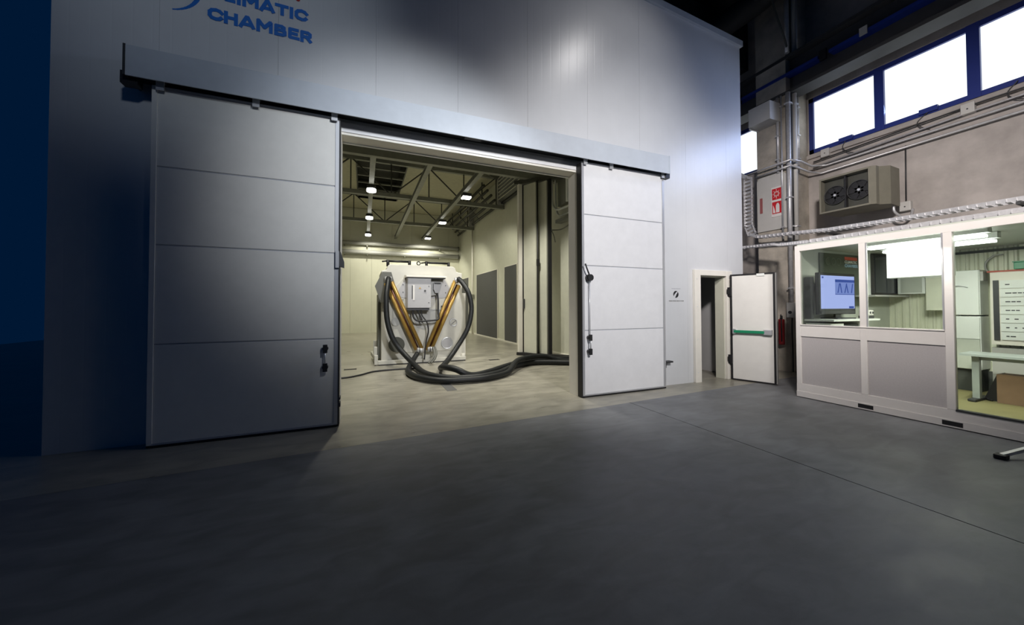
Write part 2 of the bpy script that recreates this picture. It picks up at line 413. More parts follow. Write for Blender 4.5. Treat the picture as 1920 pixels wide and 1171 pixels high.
# dark duct bundle along the side wall
t = thing('pipe_bundle', 'bundle of dark pipes running along the top of the side wall', 'pipes', (5.4, 18.5, 6.3))
for j in range(5):
    x = 5.62-.17*j; z = 6.10+.2*j
    obj('pipe', B().rod((x, 15.2, z), (x, 22.7, z), .06, 8), STEELD, t)
for y in (16, 18, 20, 22):
    obj('hanger', B().bar((5.1, y, 6.5), (5.1, y, 7.3), .05, .05).bar((5.62, y, 6.02), (4.92, y, 6.84), .03, .03), STEELD, t)
t = thing('air_louvre', 'slanted dark louvre slats high on the chamber side wall', 'louvre', (5.65, 13, 6))
for j in range(8):
    z = 6.12+j*.155
    obj('slat', B().prism([(5.40, z), (5.50, z-.09), (5.52, z-.07), (5.42, z+.02)], 14.6, 'y', 11.6), STEELD, t)
    obj('slat_edge', B().box(5.385, 5.40, 11.6, 14.6, z, z+.03), CHPLAIN, t)
obj('frame', B().box(5.52, 5.66, 11.6, 14.6, 5.98, 7.3), BLACK, t)
# grey panels on the side wall
for (y0, y1, lab) in ((20.4, 22.3, 'dark grey wall panel farthest from the doorway'), (15.55, 18.8, 'widest dark grey wall panel, right of the machine hose'),
                      (13.27, 14.62, 'dark grey wall panel beside the cream pilaster'), (7.4, 9.0, 'dark grey wall panel next to the door jamb')):
    t = thing('grille_panel', lab, 'panel', (RW, (y0+y1)/2, 0), 'dark grey panels along the chamber side wall')
    obj('sheet', B().box(RW-.035, RW-.005, y0, y1, .06, 3.22), GRILLE, t)
    obj('edge_trim', B().box(RW-.045, RW-.003, y0-.03, y0, .03, 3.25).box(RW-.045, RW-.003, y1, y1+.03, .03, 3.25)
        .box(RW-.045, RW-.003, y0, y1, 3.22, 3.25), CREAM, t)
t = thing('wall_conduit', 'thin vertical pipe on the chamber side wall with small valve', 'pipe', (5.62, 19.4, 0))
obj('pipe', B().rod((5.62, 19.4, .02), (5.62, 19.4, 5.8), .05, 8), CREAM, t)
obj('valve', B().box(5.55, 5.69, 19.3, 19.5, 1.95, 2.2), STEEL, t)
t = thing('sensor_bracket', 'small white sensor with a bent arm beside the folding leaves', 'sensor', (5.62, 9.9, 3.7))
obj('head', B().rod((5.3, 9.95, 3.92), (5.45, 9.95, 3.92), .05, 10), WHITE, t)
obj('arm', B().tube(smooth_path([(5.45, 9.95, 3.9), (5.62, 9.6, 3.88), (5.68, 8.9, 4.02)]), .018, 6), STEEL, t)
obj('cable', B().tube(smooth_path([(5.45, 9.93, 3.88), (5.48, 9.85, 3.7), (5.5, 9.8, 3.5)]), .014, 6), STEEL, t)
# white pipe bend by the jamb
t = thing('pipe_bend', 'pale pipes bending in a U above the side wall panel', 'pipe', (5.5, 9.6, 4.4))
obj('outer_pipe', B().tube([(5.42, 9.85, 7.2)]+smooth_path([(5.42, 9.85, 5.3), (5.42, 9.82, 4.75), (5.44, 9.65, 4.50), (5.5, 9.35, 4.45), (5.55, 8.2, 4.45)]), .035, 8), WHITE, t)
obj('inner_pipe', B().tube([(5.60, 9.95, 7.2)]+smooth_path([(5.60, 9.95, 5.3), (5.60, 9.92, 4.65), (5.6, 9.75, 4.34), (5.6, 9.4, 4.28), (5.6, 8.2, 4.28)]), .035, 8), WHITE, t)
obj('tray', B().box(5.45, 5.66, 8.2, 9.7, 4.06, 4.16), STEEL, t)
obj('rear_pipe', B().rod((5.45, 9.0, 4.55), (5.45, 9.0, 7.2), .04, 8), WHITE, t)
obj('flat_duct', B().box(5.56, 5.70, 9.1, 9.75, 4.6, 7.2), STEEL, t)

# folding door leaves inside
t = thing('folding_door', 'tall cream folding door leaves stacked open inside the chamber', 'folding door', (4.9, 10, 0))
def leafq(name, a, b_, th, z0, z1, m, par):
    a = Vector((*a, 0)); b2 = Vector((*b_, 0)); d = (b2-a).normalized(); nrm = Vector((d.y, -d.x, 0))*th
    pts = [a, b2, b2-nrm, a-nrm]
    return obj(name, B().prism([(p.x, p.y) for p in pts], z1, 'z', z0), m, par)
L1 = leafq('leaf', (4.64, 10.35), (4.86, 9.86), .07, .09, 5.32, CHPLAIN, t)
obj('leaf_gasket', B().rod((4.645, 10.33, .08), (4.645, 10.33, 5.34), .022, 6), BLACK, L1)
L2 = leafq('leaf', (4.97, 9.98), (5.10, 9.62), .06, .09, 5.32, CHPLAIN, t)
obj('leaf_gasket', B().rod((4.96, 9.99, .08), (4.96, 9.99, 5.34), .03, 6), BLACK, L2)
obj('edge_post', B().box(4.50, 4.62, 10.33, 10.45, .04, 5.40), CREAM, t)
obj('hinge_post', B().rod((4.90, 9.82, .06), (4.90, 9.82, 5.36), .025, 8), BLACK, t)
obj('gap_highlight', B().rod((4.935, 9.88, .1), (4.935, 9.88, 5.3), .012, 6), WHITE, t)  # white rod standing for the highlight in the leaf gap
obj('closing_post', B().box(5.15, 5.24, 9.55, 9.66, .05, 5.36), BLACK, t)
obj('hinge', B().box(4.62, 4.66, 10.25, 10.31, 1.45, 1.75), DARK, t)
obj('hinge', B().box(4.87, 4.94, 9.78, 9.84, 2.75, 2.95), BLACK, t)
obj('top_track', B().bar((4.45, 10.5, 5.42), (5.68, 9.2, 5.42), .16, .12), STEELD, t)
obj('bottom_track', B().bar((4.5, 10.42, .045), (5.66, 8.9, .045), .2, .09), BLACK, t)

# ------------------------------------------------------------------ doorway trim, hood, rail
tr = struct('trim_2')
obj('jamb', B().box(OX1-.008, OX1+.07, D-.05, D+.22, 0, OZ+.1), CREAM, tr)
obj('jamb', B().box(OX0-.07, OX0+.008, D-.05, D+.22, 0, OZ+.1), CREAM, tr)
obj('lintel_face', B().box(OX0, OX1, D-.045, D+.03, OZ+.018, OZ+.14), LEAFM, tr)
obj('lintel_soffit', B().box(OX0, OX1, D-.03, D+.22, OZ-.015, OZ+.02), CREAM, tr)
obj('lintel_lip', B().box(OX0, OX1, D+.20, D+.24, OZ-.03, OZ-.012), WHITE, tr)
obj('jamb_gasket', B().box(OX1+.07, OX1+.08, D-.07, D-.03, .02, OZ+.1), BLACK, tr)
obj('latch_plate', B().box(OX1+.02, OX1+.045, D-.055, D-.05, .22, .30), DARK, tr)

t = thing('door_hood', 'long grey sheet hood covering the sliding door rail', 'hood', (1.4, 5.25, 3.88))
obj('sheet', B().box(-2.29, 5.14, 4.935, 4.95, 3.915, 4.235).box(-2.29, 5.14, 4.95, D-.002, 4.22, 4.235), HOOD, t)
obj('end_cap', B().box(-2.31, -2.29, 4.93, D-.002, 3.915, 4.24), DARK, t)
obj('end_cap', B().prism([(4.93, 3.915), (D-.002, 3.98), (D-.002, 4.24), (4.93, 4.24)], 5.16, 'x', 5.14), HOOD, t)
t = thing('sliding_rail', 'dark rail under the hood on which both door leaves hang', 'rail', (1.4, 5.1, 3.95))
obj('track', B().box(-2.3, 5.2, 5.03, 5.10, 3.985, 4.09), DARK, t)
obj('mount_plate', B().box(-2.3, 5.15, 5.10, 5.24, 4.0, 4.06), DARK, t)
obj('stopper', B().box(5.12, 5.22, 5.00, 5.10, 3.86, 4.0), BLACK, t)
obj('stopper', B().box(-2.36, -2.22, 5.0, 5.1, 3.86, 3.99), BLACK, t)
obj('rail_clip', B().box(1.35, 1.60, 5.0, 5.1, 3.95, 4.0), BLACK, t)

# ------------------------------------------------------------------ sliding leaves
def sliding(name, x0, x1, lab, mt, side):
    t = thing(name, lab, 'sliding door', ((x0+x1)/2, 5.15, 0), kind='structure')
    y0, y1 = 5.07, 5.19
    zs = [.03, 1.105, 2.185, 3.04, 3.90]
    for a, b_ in zip(zs, zs[1:]):
        obj('section', B().box(x0+.045, x1-.045, y0+.004, y1, a+.008, b_-.008), mt, t, bevel=.004)
    obj('seams', B().box(x0+.04, x1-.04, y0+.012, y1-.01, .03, 3.9), SEAM, t)
    obj('edge_frame', B().box(x0, x0+.045, y0-.005, y1, .03, 3.92), ALU if side > 0 else LEAFL, t)
    obj('edge_frame', B().box(x1-.045, x1, y0-.005, y1, .03, 3.92), ALU, t)
    obj('top_frame', B().box(x0+.045, x1-.045, y0-.005, y1, 3.895, 3.92), ALU, t)
    obj('bottom_frame', B().box(x0+.045, x1-.045, y0-.005, y1, .028, .05), ALU, t)
    gx = x0-.015 if side > 0 else x1
    obj('gasket', B().box(gx, gx+.015, y0-.01, y1, .01, 3.9).box(x0, x1, y0-.008, y1, .008, .028), BLACK, t)
    for hx in (x0+.02 if side > 0 else x0+.05, (x0+x1)/2+(.0 if side < 0 else -.35), x1-.09):
        h = obj('hanger', B().box(hx, hx+.07, 5.02, 5.035, 3.86, 4.03), ALU, t)
        obj('roller', B().rod((hx+.035, 5.035, 3.965), (hx+.035, 5.06, 3.965), .045, 12), DARK, h)
    return t
dl = sliding('door_1', -2.13, -.29, 'left sliding white insulated leaf of the big doorway, in the dark half', LEAFL, -1)
dr = sliding('door_2', 3.345, 5.14, 'right sliding white insulated leaf with lever rod, beside the small door', LEAFM, 1)
def pull(par, x, y):
    h = obj('handle', B().rod((x, y-.07, .76), (x, y-.07, .99), .011, 8), ALU, par, label='vertical pull handle with black ends')
    for z in (.76, .99):
        obj('mount', B().rod((x, y, z), (x, y-.075, z), .032, 12).box(x-.024, x+.024, y-.085, y-.05, z-.05, z+.05), BLACK, h)
pull(dl, -.43, 5.07)
pull(dr, 3.46, 5.07)
lv = obj('lever', B().rod((3.46, 5.0, 1.98), (3.345, 4.97, 2.20), .012, 8), BLACK, dr, label='black lever with thin rod running down the leaf')
obj('knob', B().rod((3.46, 5.07, 1.98), (3.46, 4.98, 1.98), .055, 16), BLACK, lv)
obj('rod', B().rod((3.465, 5.03, 1.93), (3.465, 5.03, 1.03), .008, 8), ALU, lv)
lt = obj('latch', B().box(-.325, -.285, 5.03, 5.065, 2.0, 2.21), ALU, dl)
obj('catch', B().prism([(-.285, 2.02), (-.225, 2.0), (-.225, 2.08), (-.265, 2.20), (-.285, 2.21)], 5.09, 'y', 5.045), DARK, lt)
obj('bottom_guide', B().box(-.285, -.26, 5.05, 5.15, .25, .30).box(-.285, -.26, 5.05, 5.15, .34, .37), DARK, dl)
t = thing('wall_stop', 'small dark door stop on the wall right of the right leaf', 'stop', (5.25, 5.2, .42))
obj('arm', B().box(5.2, 5.4, 5.14, 5.25, .445, .475), DARK, t)
obj('post', B().box(5.2, 5.23, 5.14, 5.25, .36, .445), DARK, t)

# ------------------------------------------------------------------ small door frame and green bar leaf
tr = struct('trim_3')
obj('frame_side', B().box(6.04, 6.20, D-.06, D-.002, 0, EZ+.11), CREAM, tr, bevel=.006)
obj('frame_side', B().box(6.94, 7.10, D-.06, D-.002, 0, EZ+.11), CREAM, tr, bevel=.006)
obj('frame_head', B().box(6.20, 6.94, D-.06, D-.002, EZ, EZ+.11), CREAM, tr, bevel=.006)
obj('reveal', B().box(6.92, 6.94, D, D+.2, 0, EZ).box(6.2, 6.215, D, D+.2, 0, EZ).box(6.2, 6.94, D, D+.2, EZ-.015, EZ), CHPLAIN, tr)
for x in (6.10, 7.02):
    for z in (.2, .85, 1.5, 2.05):
        obj('screw_cap', B().rod((x, D-.06, z), (x, D-.066, z), .012, 8), WHITE, tr)
wi = struct('wall_passage')
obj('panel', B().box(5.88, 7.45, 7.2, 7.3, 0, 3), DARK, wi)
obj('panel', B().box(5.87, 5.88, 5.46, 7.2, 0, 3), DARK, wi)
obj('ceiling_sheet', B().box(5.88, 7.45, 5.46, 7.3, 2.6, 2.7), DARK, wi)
t = thing('leaning_board', 'dark board leaning inside the passage behind the small doorway', 'board', (7.3, 6.6, 0))
obj('board', B().prism([(6.5, .004), (6.95, .004), (6.95, 1.05)], 6.72, 'y', 6.66), STEELD, t)

hinge = Vector((7.03, 5.17, 0)); far = Vector((7.29, 4.45, 0))
ang = math.atan2(far.y-hinge.y, far.x-hinge.x); Wd = (far-hinge).length
t = thing('door_3', 'small white door leaf standing open with a green push bar', 'door', hinge, kind='structure')
t.rotation_euler = (0, 0, ang)
def part(name, b, m, par=None, bevel=0, **k):     # geometry given in the leaf's own frame
    o = obj(name, b, m, None, bevel, **k); o.parent = par or t; return o
part('leaf_core', B().box(.03, Wd-.03, -.035, .035, .03, 2.12), LEAFL, bevel=.004)
part('gasket', B().box(0, .03, -.045, .03, 0.012, 2.15).box(Wd-.035, Wd, -.045, .03, .012, 2.15).box(.03, Wd-.035, -.045, .03, 2.12, 2.15).box(.03, Wd-.035, -.045, .03, .012, .03), BLACK)
part('edge_sheet', B().box(Wd, Wd+.012, -.04, .04, .02, 2.14), MACHG)
pb = part('push_bar', B().box(.07, Wd-.17, -.115, -.075, .965, 1.02), GREEN, bevel=.008, label='green horizontal push bar')
part('bar_mount', B().box(.05, .10, -.11, -.035, .95, 1.04), ALU, pb)
part('bar_lock', B().box(Wd-.19, Wd-.05, -.11, -.035, .945, 1.045), ALU, pb, bevel=.01)
part('closer_plate', B().box(Wd-.30, Wd-.17, -.05, -.045, 2.09, 2.14), WHITE)
for z in (.42, 1.80):
    part('hinge', B().box(-.06, .03, -.07, -.03, z-.09, z+.09).box(-.05, 0, -.09, -.03, z-.05, z+.05), BLACK)

# ------------------------------------------------------------------ lettering
t = thing('wall_lettering', 'blue CLIMATIC CHAMBER lettering with a red letter above, high on the wall', 'sign', (-1.2, 5.25, 4.9))
GL = {'C': (.80, [[(.78, .74), (.66, .9), (.46, .96), (.22, .88), (.10, .68), (.10, .32), (.22, .12), (.46, .04), (.66, .10), (.78, .26)]]),
      'H': (.78, [[(.1, 0), (.1, 1)], [(.68, 0), (.68, 1)], [(.1, .5), (.68, .5)]]),
      'A': (.88, [[(.06, 0), (.40, 1), (.48, 1), (.82, 0)], [(.2, .25), (.68, .25)]]),
      'M': (.98, [[(.1, 0), (.1, 1), (.14, 1), (.49, .38), (.84, 1), (.88, 1), (.88, 0)]]),
      'B': (.76, [[(.1, .05), (.1, .95), (.48, .95), (.60, .86), (.60, .64), (.48, .53), (.1, .53)], [(.48, .53), (.66, .42), (.66, .15), (.52, .05), (.1, .05)]]),
      'E': (.66, [[(.62, .06), (.1, .06), (.1, .94), (.62, .94)], [(.1, .5), (.56, .5)]]),
      'R': (.76, [[(.1, 0), (.1, .94), (.50, .94), (.64, .82), (.64, .58), (.50, .46), (.1, .46)], [(.40, .46), (.68, 0)]]),
      'L': (.64, [[(.1, 1), (.1, .06), (.60, .06)]]), 'I': (.2, [[(.1, 0), (.1, 1)]]), 'T': (.76, [[(.02, .94), (.74, .94)], [(.38, .94), (.38, 0)]]),
      'N': (.80, [[(.1, 0), (.1, 1), (.14, 1), (.66, 0), (.70, 0), (.70, 1)]])}
def letters(name, body, x0, x1, z0, z1, y, m, parent, th=.25):
    seg = 0; gap = .13; tot = sum(GL[ch][0] for ch in body)+gap*(len(body)-1); sx = (x1-x0)/tot; sz = z1-z0; b = B(); cx = 0
    hw = th*sz/2
    for ch in body:
        wd, lines = GL[ch]
        for ln in lines:
            P = [(x0+(cx+a)*sx, z0+hw+q*(sz-2*hw)) for a, q in ln]
            for k_, (a, q) in enumerate(zip(P, P[1:])):
                d = Vector((q[0]-a[0], 0, q[1]-a[1])).normalized()*hw*.55
                e0 = d if k_ else d*1.8
                seg += 1; yo = y-.0005*(seg % 11)
                b.bar((a[0]-e0.x, yo, a[1]-e0.z), (q[0]+d.x, yo, q[1]+d.z), .003, 2*hw, (d.z, 0, -d.x))
        cx += wd+gap
    return obj(name, b, m, parent)
letters('word', 'CHAMBER', -1.71, -.63, 4.905, 5.065, D-.003, LBLUE, t)
letters('word', 'CLIMATIC', -1.71, -.69, 5.17, 5.33, D-.003, LBLUE, t)
o = letters('letter', 'N', -.90, -.77, 5.42, 5.58, D-.003, LRED, t); o['label'] = 'red letter'
sw = B()
pts = []
for k_ in range(13):
    a = math.radians(-80+k_*7.5); pts.append((-2.09+.30*math.cos(a), 5.22+.30*math.sin(a)))
for (a, b_), kk in zip(zip(pts, pts[1:]), range(12)):
    wdt = .006+.0022*kk
    sw.bar((a[0], D-.003, a[1]), (b_[0], D-.003, b_[1]), .004, wdt*2)
obj('swoosh', sw, LBLUE, t)
t = thing('wall_emblem', 'small black round emblem with grey captions, left of the small door', 'emblem', (5.62, 5.25, 1.7))
eb = B()
def arcband(b, cx, cz, R0, R1, a0, a1, y, n=14):
    for i in range(n):
        u, v = math.radians(a0+(a1-a0)*i/n), math.radians(a0+(a1-a0)*(i+1)/n)
        k0, k1 = i/n, (i+1)/n
        w0 = math.sin(math.pi*min(1, max(0, k0)))**.6; w1 = math.sin(math.pi*min(1, max(0, k1)))**.6
        q = [(cx+R1*math.cos(u), cz+R1*math.sin(u)), (cx+R1*math.cos(v), cz+R1*math.sin(v)),
             (cx+(R1-(R1-R0)*w1-.001)*math.cos(v), cz+(R1-(R1-R0)*w1-.001)*math.sin(v)), (cx+(R1-(R1-R0)*w0-.001)*math.cos(u), cz+(R1-(R1-R0)*w0-.001)*math.sin(u))]
        b.prism(q, y, 'y', y-.003)
arcband(eb, 5.60, 1.735, .025, .066, 60, 210, D-.001); arcband(eb, 5.60, 1.735, .012, .066, -110, 45, D-.001)
obj('round_mark', eb, BLACK, t)
def dashes(x0, x1, z0, z1, m, seed):          # caption lines too small to read in the photograph
    rr = random.Random(seed); b = B(); x = x0
    while x < x1:
        wd = rr.uniform(.006, .014); b.box(x, min(x+wd, x1), D-.003, D-.001, z0+rr.uniform(0, .003), z1); x += wd+rr.choice((.004, .004, .009))
    obj('caption', b, m, t)
dashes(5.49, 5.72, 1.838, 1.851, SEAM, 1); dashes(5.42, 5.80, 1.598, 1.614, MACHD, 2)

# ------------------------------------------------------------------ hall right wall with windows
WX = 9.8
wB = struct('wall_right')
WZ0, WZ1 = 5.09, 6.40
WINS = [(-1.05, 5.16), (6.0, 7.6)]
b1 = B().box(WX, WX+.3, -8, 24, 0, WZ0-.48).box(WX, WX+.3, -8, 24, WZ1, 9.5)
b1.box(WX, WX+.3, -8, -1.05, WZ0-.48, WZ1).box(WX, WX+.3, 5.16, 6.0, WZ0-.48, WZ1).box(WX, WX+.3, 7.6, 24, WZ0-.48, WZ1)
b1.box(WX, WX+.3, -1.05, 5.16, WZ0-.48, WZ0).box(WX, WX+.3, 6.0, 7.6, WZ0-.48, WZ0)
obj('concrete', b1, CONC, wB)
obj('sill_band', B().box(WX-.06, WX, -8, 5.2, WZ0-.12, WZ0-.03), CONC, wB)
obj('sheen_band', B().box(WX-.05, WX, -8, 5.2, 6.62, 6.95), mat('painted_sheen', (.05, .06, .10), .5), wB)  # bluish sheen above the windows, put into the band's colour
for i, (y0, y1, n) in enumerate(((-1.05, 5.16, 5), (6.0, 7.6, 1))):
    wn = struct('window_%d' % (i+1))
    yy = [y0+.08+(y1-y0-.16)*k_/n for k_ in range(n+1)] if n == 1 else [5.16, 3.90, 2.66, 1.42, .18, -1.05]
    yy = sorted(yy)
    obj('frame', B().box(WX-.02, WX+.06, y0, y1, WZ0, WZ0+.09).box(WX-.02, WX+.06, y0, y1, WZ1-.10, WZ1)
        .box(WX-.02, WX+.06, y0, y0+.09, WZ0, WZ1).box(WX-.02, WX+.06, y1-.09, y1, WZ0, WZ1), BLUEF, wn)
    for a, b_ in zip(yy, yy[1:]):
        obj('pane', B().box(WX+.03, WX+.05, a+.03, b_-.03, WZ0+.05, WZ1-.06), PANE, wn)
    for a in yy[1:-1]:
        obj('mullion', B().box(WX-.03, WX+.06, a-.075, a+.075, WZ0, WZ1), BLUEF, wn)
    if n > 1:
        for a in (4.45, 3.20, 1.95):
            obj('opener', B().box(WX-.07, WX, a-.12, a+.12, WZ0+.02, WZ0+.11), BLUEF, wn)
pl = struct('trim_4')
obj('concrete_pillar', B().box(9.0, WX, 5.20, 5.88, 0, 9.5), CONCD, pl)
obj('recess_shadow_box', B().box(9.3, WX, 5.88, 5.95, 0, 2.9), CONCD, pl)
we = struct('wall_hall_end')
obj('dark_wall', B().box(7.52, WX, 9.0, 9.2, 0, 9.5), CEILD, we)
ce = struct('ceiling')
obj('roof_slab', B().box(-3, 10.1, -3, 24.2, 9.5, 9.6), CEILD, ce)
obj('concrete_girder', B().box(2, WX, 6.6, 7.3, 8.0, 9.3), CEILD, ce)
obj('concrete_girder', B().box(-2, WX, 1.0, 1.4, 8.9, 9.5), CEILD, ce)

# crane beam with blue conductor
t = thing('crane_beam', 'dark crane runway beam with a blue conductor bar above the windows', 'beam', (9.1, 2, 6.4))
obj('beam_web', B().box(9.16, 9.22, -4, 7.6, 6.45, 7.2), BEAMD, t)
obj('flange', B().box(8.98, 9.4, -4, 7.6, 6.38, 6.45), BEAMD, t)
obj('flange', B().box(8.98, 9.4, -4, 7.6, 7.2, 7.27), BEAMD, t)
obj('conductor_bar', B().box(8.97, 9.16, -4, 4.35, 6.79, 6.855).box(8.97, 9.16, 4.55, 7.6, 6.79, 6.855), BLUE, t, label='blue conductor bar')
obj('plate', B().box(8.95, 8.97, 3.72, 3.84, 6.76, 6.92), WALLP, t)
for y in (6.3, 4.45, 2.6):
    obj('bar_holder', B().box(8.95, 9.0, y-.06, y+.06, 6.7, 6.92), BLACK, t)
t = thing('rafter_duct', 'dark round air duct under the hall roof beside the chamber top', 'duct', (8.0, 5.8, 8.4))
obj('pipe', B().tube(smooth_path([(8.6, 3.2, 8.9), (8.5, 4.6, 8.7), (8.3, 6.0, 8.5), (7.6, 8.4, 8.3)]), .28, 14), BEAMD, t)
obj('collar', B().ring((8.5, 4.6, 8.7), (.1, -1, .1), .29, .03), BEAMD, t)
t = thing('roof_cable', 'thin loose cable hanging from the dark duct', 'cable', (8.9, 5.1, 7.3))
obj('cable', B().tube(smooth_path([(8.6, 5.0, 9.4), (8.35, 5.1, 8.7), (8.5, 5.1, 8.1), (8.8, 5.1, 7.6), (8.95, 5.12, 7.3)]), .02, 6), MACHD, t)
# duct box on the pillar
t = thing('duct_box', 'grey sheet metal box high on the concrete pillar', 'box', (8.8, 5.5, 5.8))
obj('casing', B().box(8.60, 9.0, 5.31, 5.81, 5.80, 6.23), WALLP, t, bevel=.006)
obj('rear_flange', B().box(8.66, 9.0, 5.81, 5.84, 5.78, 6.25), GALV, t)
# fire signs on sheet board
t = thing('sign_board', 'large grey backing board with rounded corners on the pillar', 'board', (8.98, 5.5, 3.3))
obj('board', B().prism([(5.21, 3.30), (5.87, 3.30), (5.87, 4.55), (5.80, 4.62), (5.28, 4.62), (5.21, 4.55)], 8.995, 'x', 8.965), WALLP, t)
t = thing('fire_sign', 'red and white fire alarm and extinguisher sign on the grey board', 'sign', (8.95, 5.4, 3.65))
obj('backing', B().box(8.952, 8.962, 5.29, 5.53, 3.60, 4.30), SIGNW, t)
s1 = obj('red_square', B().box(8.948, 8.952, 5.31, 5.51, 4.00, 4.26), RED, t)
s2 = obj('red_square', B().box(8.948, 8.952, 5.31, 5.51, 3.67, 3.95), RED, t)
bs = B()
for k_ in range(8):
    a = math.pi*k_/4
    bs.bar((8.946, 5.41+.025*math.cos(a), 4.13+.03*math.sin(a)), (8.946, 5.41+.085*math.cos(a), 4.13+.11*math.sin(a)), .004, .022, (1, 0, 0))
bs.ring((8.946, 5.41, 4.13), (1, 0, 0), .055, .006, 20, 5)
obj('alarm_symbol', bs, SIGNW, s1)
be = B().prism([(5.35, 3.69), (5.425, 3.69), (5.425, 3.86), (5.40, 3.91), (5.37, 3.91), (5.35, 3.86)], 8.948, 'x', 8.944)
be.prism([(5.44, 3.69), (5.49, 3.69), (5.49, 3.88), (5.46, 3.80)], 8.948, 'x', 8.944)
obj('extinguisher_symbol', be, SIGNW, s2)
t = thing('side_sign', 'narrow faded red sign seen edge on, left of the fire sign', 'sign', (8.96, 5.8, 3.7))
obj('sheet', B().box(8.955, 8.963, 5.74, 5.80, 3.75, 4.12), mat('faded_red', (.32, .10, .10), .6), t)
# conduits on the pillar corner
cond = [('widest shiny vertical conduit on the pillar corner', 8.93, 5.12, .045, 1.59, 9.4, GALV), ('thin bright vertical conduit left of the widest one', 8.93, 5.27, .018, 3.0, 6.5, ALU),
        ('pale grey vertical conduit nearest the windows', 9.12, 5.10, .05, 3.0, 9.4, WALLP), ('dark vertical conduit between the pale ones', 9.03, 5.12, .03, 3.0, 9.4, DARK),
        ('left steel conduit on the pillar face', 8.95, 5.36, .03, 4.6, 6.4, GALV), ('conduit at the right edge of the pillar', 9.34, 5.16, .03, 4.6, 9.4, GALV)]
for lab, x, y, r, z0, z1, m in cond:
    t = thing('vertical_conduit', lab, 'conduit', (x, y, z0), 'conduits on the concrete pillar')
    obj('pipe', B().rod((x, y, z0), (x, y, min(z1, 6.37)), r, 10), m, t)
    if z1 > 6.5: obj('pipe', B().rod((x, y, 7.28), (x, y, z1), r, 10), m, t)
    for z in (z0+.3, (z0+6.3)/2, 6.1):
        obj('clip', B().box(x-r-.012, x+r+.012, y-r-.012, y+r+.01, z, z+.03), GALV, t)
# curved horizontal conduits around the pillar
def rail(name, lab, cat, pts, r, m, clips=6):
    t = thing(name, lab, cat, pts[0])
    obj('pipe', B().tube(pts, r, 8), m, t)
    n = len(pts)
    return t
rail('wall_conduit', 'upper bent steel conduit wrapping the pillar', 'conduit', [(8.9, 6.3, 4.78), (8.85, 5.6, 4.78), (8.84, 5.04, 4.78), (9.1, 4.98, 4.76), (9.55, 5.0, 4.72), (9.72, 4.8, 4.70), (9.72, 2.4, 4.74), (9.72, -2, 4.85)], .022, GALV)
rail('wall_conduit', 'lower bent steel conduit wrapping the pillar', 'conduit', [(8.94, 5.9, 4.66), (8.86, 5.04, 4.66), (9.5, 5.04, 4.6), (9.72, 4.9, 4.55), (9.72, 2.4, 4.60), (9.72, -2, 4.66)], .022, GALV)
rail('wall_conduit', 'dark thin conduit just under the window sill', 'conduit', [(9.72, 5.05, 4.86), (9.72, 2.6, 4.97), (9.72, -2, 5.0)], .014, DARK)
rail('wall_conduit', 'steel conduit below the window junction boxes', 'conduit', [(9.72, 5.05, 4.74), (9.72, 2.6, 4.86), (9.72, -2, 4.93)], .016, GALV)
rail('wall_conduit', 'thin vertical conduit dropping to the junction box beside the heater', 'conduit', [(9.76, 3.52, 4.62), (9.76, 3.53, 3.55)], .012, DARK)
for (y, z, lab) in ((3.53, 3.42, 'small square junction box right of the fan heater'), (4.82, 4.98, 'junction box at the left end of the window conduits'), (2.72, 4.92, 'junction box under the middle window pane')):
    t = thing('junction_box', lab, 'box', (9.74, y, z-.08))
    obj('body', B().box(9.70, 9.80, y-.08, y+.08, z-.08, z+.10), WALLP, t, bevel=.008)
    obj('cover_screw', B().rod((9.70, y, z), (9.695, y, z), .012, 8), DARK, t)
for (ys, lab) in (([4.45, 4.5, 4.42], 'loose cable from the first window opener'), ([3.2, 3.34, 3.28], 'loose cable from the second window opener'), ([2.2, 2.3, 2.25], 'loose cable from the third window opener')):
    t = thing('hanging_cable', lab, 'cable', (9.74, ys[0], 4.85))
    obj('cable', B().tube(smooth_path([(9.74, ys[0], 5.12), (9.73, ys[1], 4.98), (9.73, ys[2], 4.86), (9.74, ys[2]-.1, 4.80)]), .009, 6), DARK, t)

# fan heater ------------------------------------------------------------
t = thing('fan_heater', 'beige wall mounted fan unit with two black fans', 'fan unit', (9.2, 4.0, 3.4))
z0, z1 = 3.41, 4.13
obj('casing', B().prism([(8.95, 4.47), (9.5, 4.47), (9.5, 3.52), (9.12, 3.50), (8.95, 3.62)], z1, 'z', z0), ACM, t)
obj('front_frame', B().box(8.80, 8.96, 3.66, 3.69, z0, z1).box(8.80, 8.96, 4.45, 4.48, z0, z1).box(8.80, 8.96, 3.69, 4.45, z1-.035, z1).box(8.80, 8.96, 3.69, 4.45, z0, z0+.03), ACM, t)
obj('corner_cheek', B().prism([(8.80, 3.66), (8.96, 3.66), (8.96, 3.60), (8.86, 3.60)], z1, 'z', z0), ACM, t)
obj('back_plate', B().box(8.935, 8.949, 3.69, 4.45, z0+.03, z1-.03), STEELD, t)
obj('divider', B().box(8.85, 8.94, 4.055, 4.08, z0+.03, z1-.035), BLACK, t)
for y in (4.26, 3.875):
    f = obj('fan_ring', B().ring((8.90, y, 3.76), (1, 0, 0), .183, .008, 28, 6), DARK, t)
    obj('fan_disc', B().rod((8.925, y, 3.76), (8.932, y, 3.76), .183, 28), BLACK, f)
    fb = B()
    for k_ in range(6):
        a = k_*math.pi/3
        fb.bar((8.91, y+.03*math.cos(a), 3.76+.03*math.sin(a)), (8.91, y+.17*math.cos(a), 3.76+.17*math.sin(a)), .006, .09, (0, -math.sin(a), math.cos(a)))
    obj('fan_blades', fb, BLACK, f)
    obj('fan_hub', B().rod((8.89, y, 3.76), (8.925, y, 3.76), .024, 12), ALU, f)
